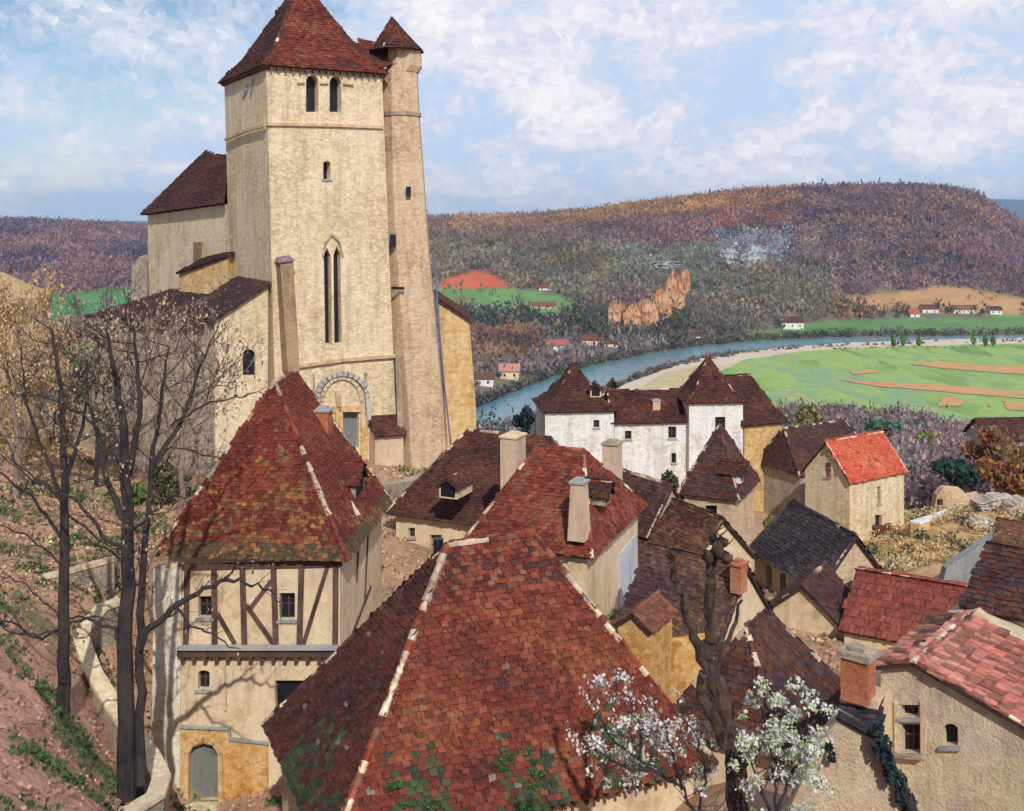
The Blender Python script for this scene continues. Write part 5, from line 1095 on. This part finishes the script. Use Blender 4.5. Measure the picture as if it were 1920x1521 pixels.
leafy('blue-green shrub at the foot of the white mansion wall', 1218, 925, 82, 1.3, 1.3, [(.07, .11, .11), (.12, .16, .16), (.16, .20, .20)], 1200, .12, 'bush', 'bush')
leafy('yellow-green bush spilling in front of the tower house\'s left wall', 1302, 1015, 68, 1.2, 1.4, [(.14, .18, .06), (.20, .22, .08), (.08, .12, .05)], 1500, .10, 'bush', 'bush')
leafy('olive bush in the corner of the golden mansion wing', 1450, 985, 76, .8, .9, [(.30, .26, .07), (.22, .22, .08)], 800, .09, 'bush', 'bush')
leafy('dark cypress-like tree at the left corner of the white mansion', 985, 790, 97, .9, 1.4, [(.02, .035, .06), (.04, .06, .08)], 1100, .12)
leafy('yellow-olive round tree beyond the village on the right', 1752, 842, 190, 4.2, 4.2, [(.26, .26, .06), (.20, .20, .06), (.32, .30, .10)], 1600, .32)
leafy('bright jade-green tree in the mauve wood behind the vermilion roof', 1677, 805, 230, 3.2, 3.6, [(.10, .26, .14), (.16, .34, .20), (.08, .18, .12)], 1200, .34)
leafy('olive tree in the mauve wood right of the golden mansion wing', 1512, 812, 170, 4.2, 3.6, [(.22, .21, .07), (.17, .16, .08), (.26, .25, .10)], 1600, .30)
leafy('dark blue-green evergreen tree behind the ruined wall on the right', 1800, 880, 120, 3.2, 2.4, [(.04, .08, .07), (.06, .10, .09), (.03, .05, .06)], 1600, .2)
leafy('orange-leaved tree at the right edge above the pale boulders', 1905, 885, 108, 3.0, 3.2, [(.46, .24, .07), (.38, .20, .07), (.30, .16, .07)], 1900, .2)
leafy('rust-orange tree left of the edge tree above the pale boulders', 1868, 845, 122, 2.4, 2.6, [(.36, .17, .08), (.28, .15, .09)], 1400, .2)
leafy('dark green creeper bush in the lane beyond the parapet', 185, 1225, 52, .7, 1.3, [(.05, .10, .04), (.08, .13, .06)], 1000, .07, 'bush', 'bush')
leafy('moss-green shrub on the ochre ground between the left trees', 300, 915, 66, 1.4, 1.8, [(.14, .16, .07), (.20, .19, .09)], 1300, .11, 'bush', 'bush')
# poplars along the meadow
for i, (u, hpx) in enumerate([(1675, 26), (1693, 30), (1723, 22), (1826, 30), (1848, 26), (1862, 24)]):
    c = G(u, 652, VZ); root = thing('poplar', ['first', 'second', 'third', 'fourth', 'fifth', 'sixth'][i] + ' slim pale-green poplar from the left on the near river bank', 'tree', c, 'poplars on the river bank'); hh_ = hpx / F * c.y
    mb = MB(); mb.tube([c, c + Zv * hh_ * .8], [.35, .1], 5); mb.build('trunk', BARK, root); qb = QB(); qb.cloud(c + Zv * hh_ * .55, (1.5, 1.5, hh_ * .45), 70, .8, [(.16, .28, .08), (.12, .22, .08), (.22, .32, .12)], 1.6); qb.build('crown', LEAF, root)
# pollard tree, close on the right
pol = thing('pollard_tree', 'thick pollarded bare tree with two knobbed limbs, in front of the village at right', 'tree', P(1388, 1600, 23.5))
mb = MB()
px_limb(mb, [(1390, 1640), (1388, 1521), (1378, 1430), (1360, 1340), (1342, 1270)], 23.5, .30, .17, 0, wob=.035)
px_limb(mb, [(1346, 1290), (1328, 1240), (1334, 1180), (1328, 1130), (1333, 1080), (1345, 1030)], 23.5, .155, .10, .2, wob=.035)
px_limb(mb, [(1345, 1300), (1318, 1240), (1296, 1175), (1274, 1120), (1262, 1070), (1256, 1035)], 23.5, .13, .055, -.4, wob=.035)
px_limb(mb, [(1362, 1400), (1335, 1340), (1312, 1300), (1318, 1265)], 23.4, .15, .10, -.3, wob=.02); px_limb(mb, [(1340, 1255), (1375, 1180), (1392, 1125)], 23.5, .07, .03, .4, wob=.02); px_limb(mb, [(1385, 1470), (1398, 1430), (1396, 1400)], 23.4, .09, .04, 0, wob=.01)
mb.build('trunk', BARK2, pol)
for (u, v, r) in [(1345, 1030, .18), (1328, 1044, .14), (1360, 1046, .14), (1338, 1012, .12), (1354, 1016, .12), (1256, 1040, .085), (1318, 1268, .13)]:
    c = P(u, v, 23.5 + random.uniform(-.15, .25)); V = []; kb = MB()
    for i in range(6):
        for j in range(8):
            ph = math.pi * i / 5; t = j * math.pi / 4; rr = r * random.uniform(.65, 1.3); V.append(c + Vector((math.sin(ph) * math.cos(t), math.sin(ph) * math.sin(t), math.cos(ph))) * rr)
    kb.add(V, [(i * 8 + j, i * 8 + (j + 1) % 8, i * 8 + 8 + (j + 1) % 8, i * 8 + 8 + j) for i in range(5) for j in range(8)]); kb.build('knob', BARK2, pol, True)
tw_ = []
for (u, v) in ((1345, 1010), (1330, 1015), (1360, 1025), (1338, 1000), (1350, 1005), (1256, 1032), (1252, 1040)):
    tb = MB()
    for k in range(3): grow(tb, P(u, v, 23.5), Vector((random.gauss(0, .7), random.gauss(0, .7), random.uniform(.2, .9))), .32, .02, 0, tw_, .5, .3)
    tb.build('shoots', BARK2, pol)
# blossom
def blossom(label, base, Y, clusters, pal, n, sz, stems, leaves=None):
    b = P(*base, Y); root = thing('blossoming_tree', label, 'tree', b); mb = MB(); ends = []
    for px in stems:
        pts = px_limb(mb, px, Y, .045, .012, random.uniform(-.5, .5), wob=.03)
        for q in pts[3:]: grow(mb, q, Vector((random.gauss(0, .8), random.gauss(0, .6), random.uniform(.1, 1))), .55, .012, 1, ends, .5, .3)
    mb.build('branches', BARK, root); tot = sum(c[2] * c[3] for c in clusters); qb = QB(); lb = QB()
    for (u, v, ru, rv_) in clusters:
        m = int(n * ru * rv_ / tot); c = P(u, v, Y + random.uniform(-.3, .3)); k = 7
        for i in range(k):
            t = random.random() * 6.28; s = random.random() ** .5 * 1.75; cc = c + Vector((math.cos(t) * s * ru / F * Y, random.uniform(-.4, .4), math.sin(t) * s * rv_ / F * Y)); g = max(.10, ru / F * Y * .40)
            qb.cloud(cc, (g, g, g), m // k, sz, pal, 1.2, shell=.1, hue=.06)
            if leaves: lb.cloud(cc, (g, g, g), m // k // 3, sz, leaves, 1.2, shell=.1)
    qb.build('petals', PETAL, root)
    if leaves: lb.build('leaves', LEAF, root)
PET = [(.78, .76, .74), (.70, .68, .70), (.80, .78, .70), (.62, .60, .64)]
blossom('white blossoming fruit tree overlapping the right edge of the big foreground roof', (1290, 1600), 23.5, [(1255, 1420, 70, 42), (1150, 1330, 40, 40), (1190, 1390, 55, 40), (1290, 1370, 35, 45), (1230, 1330, 45, 25), (1080, 1380, 35, 12), (1150, 1440, 40, 25), (1110, 1300, 18, 18), (1300, 1430, 30, 25), (1215, 1370, 50, 30)], PET, 1600, .030,
        [[(1325, 1600), (1305, 1530), (1280, 1480), (1225, 1440), (1160, 1400), (1120, 1350)], [(1318, 1560), (1316, 1500), (1320, 1430), (1300, 1370)], [(1280, 1480), (1260, 1400), (1240, 1340)], [(1240, 1450), (1170, 1440), (1090, 1390)], [(1200, 1425), (1200, 1370), (1180, 1310)]], [(.22, .26, .14), (.30, .26, .18)])
blossom('white blossoming tree with fresh green leaves, right of the pollard trunk', (1450, 1600), 22.5, [(1460, 1340, 50, 40), (1430, 1380, 40, 45), (1500, 1390, 45, 45), (1460, 1440, 50, 45), (1440, 1490, 50, 30), (1490, 1330, 22, 40), (1520, 1360, 30, 25), (1405, 1340, 30, 25), (1490, 1500, 40, 25), (1430, 1430, 40, 30)], PET + [(.66, .74, .52)], 2200, .029,
        [[(1450, 1600), (1455, 1520), (1450, 1440), (1440, 1370), (1425, 1320)], [(1455, 1520), (1490, 1450), (1510, 1380), (1530, 1350)], [(1450, 1460), (1475, 1390), (1480, 1320)], [(1455, 1540), (1420, 1470), (1400, 1400)]], [(.26, .40, .12), (.18, .30, .10), (.36, .46, .20)])
# weedy ochre ground among the houses and behind the left trees
wd_ = QB(); xy = np.stack([rng.uniform(-36, 16, 9000), rng.uniform(46, 92, 9000)], 1); zz = height(xy[:, 0], xy[:, 1])
bb_ = vnoise(xy[:, 0], xy[:, 1], 2.4, 21); pt = np.concatenate([xy, zz[:, None] + .06], 1)
for msk, pl_, s_ in ((bb_ > .3, [(.16, .19, .08), (.24, .24, .12), (.12, .14, .07)], .09), (bb_ <= .3, [(.60, .42, .24), (.52, .34, .20), (.44, .30, .20), (.62, .48, .30)], .08)):
    q_ = np.repeat(pt[msk], 6, 0); wd_.rand(q_ + rng.normal(size=q_.shape) * (.28, .28, .05), s_, pl_, .9)
tag(wd_.build('dry_weeds', LEAF), 'dry ochre weeds and leaf litter between the church and the half-timbered house', 'weeds', kind='stuff')
# scrub on near ground
gr = QB()
for k in range(11000):
    x = random.uniform(-30, -9); y = random.uniform(26, 66)
    if random.random() < .45 and vnoise(x, y, 2.0, 11) < .15: continue
    c = np.array((x, y, gz(x, y) + .05)) if False else (x, y); gr.c.append(c)
xy = np.array(gr.c); gr.c = []; zz = height(xy[:, 0], xy[:, 1]); gm = vnoise(xy[:, 0], xy[:, 1], 2.0, 11)
pts = np.concatenate([xy, zz[:, None] + .05], 1); m = gm > .2
gr.rand(np.repeat(pts[m], 5, 0) + rng.normal(size=(5 * m.sum(), 3)) * (.14, .14, .04), .06, [(.06, .13, .05), (.10, .17, .06), (.08, .10, .05)], 1.3)
gr.rand(np.repeat(pts[~m], 3, 0) + rng.normal(size=(3 * (~m).sum(), 3)) * (.16, .16, .03), .06, [(.50, .30, .23), (.44, .23, .19), (.56, .36, .24), (.36, .20, .17)], .8)
tag(gr.build('grass', LEAF), 'short grass and fallen leaves on the left-hand slope', 'grass', kind='stuff')
sc2 = QB()
for k in range(900):
    x = random.uniform(24, 50); y = random.uniform(66, 104); g = gz(x, y); r = random.random()
    sc2.cloud((x, y, g + .3), (.6, .6, .5), 70, .07, [(.70, .52, .28), (.62, .46, .26), (.50, .37, .22)] if r < .86 else [(.06, .10, .07)], 1.2)
tag(sc2.build('scrub', LEAF), 'ochre scrub covering the slope at the right', 'scrub', kind='stuff')

# haze between here and the far ridge
hz_ = MB(); hz_.hexa([Vector(q) for q in ((-16500, -120, -132), (16500, -120, -132), (16500, 14500, -132), (-16500, 14500, -132))], [Vector(q) for q in ((-16500, -120, 240), (16500, -120, 240), (16500, 14500, 240), (-16500, 14500, 240))])
hm = bpy.data.materials.new('haze'); hm.use_nodes = True; ht = hm.node_tree; ht.nodes.clear(); pv = ht.nodes.new('ShaderNodeVolumePrincipled'); ho = ht.nodes.new('ShaderNodeOutputMaterial')
pv.inputs['Color'].default_value = (.55, .75, 1, 1); pv.inputs['Density'].default_value = .00007; ht.links.new(pv.outputs[0], ho.inputs['Volume'])
tag(hz_.build('haze', hm), kind='stuff')
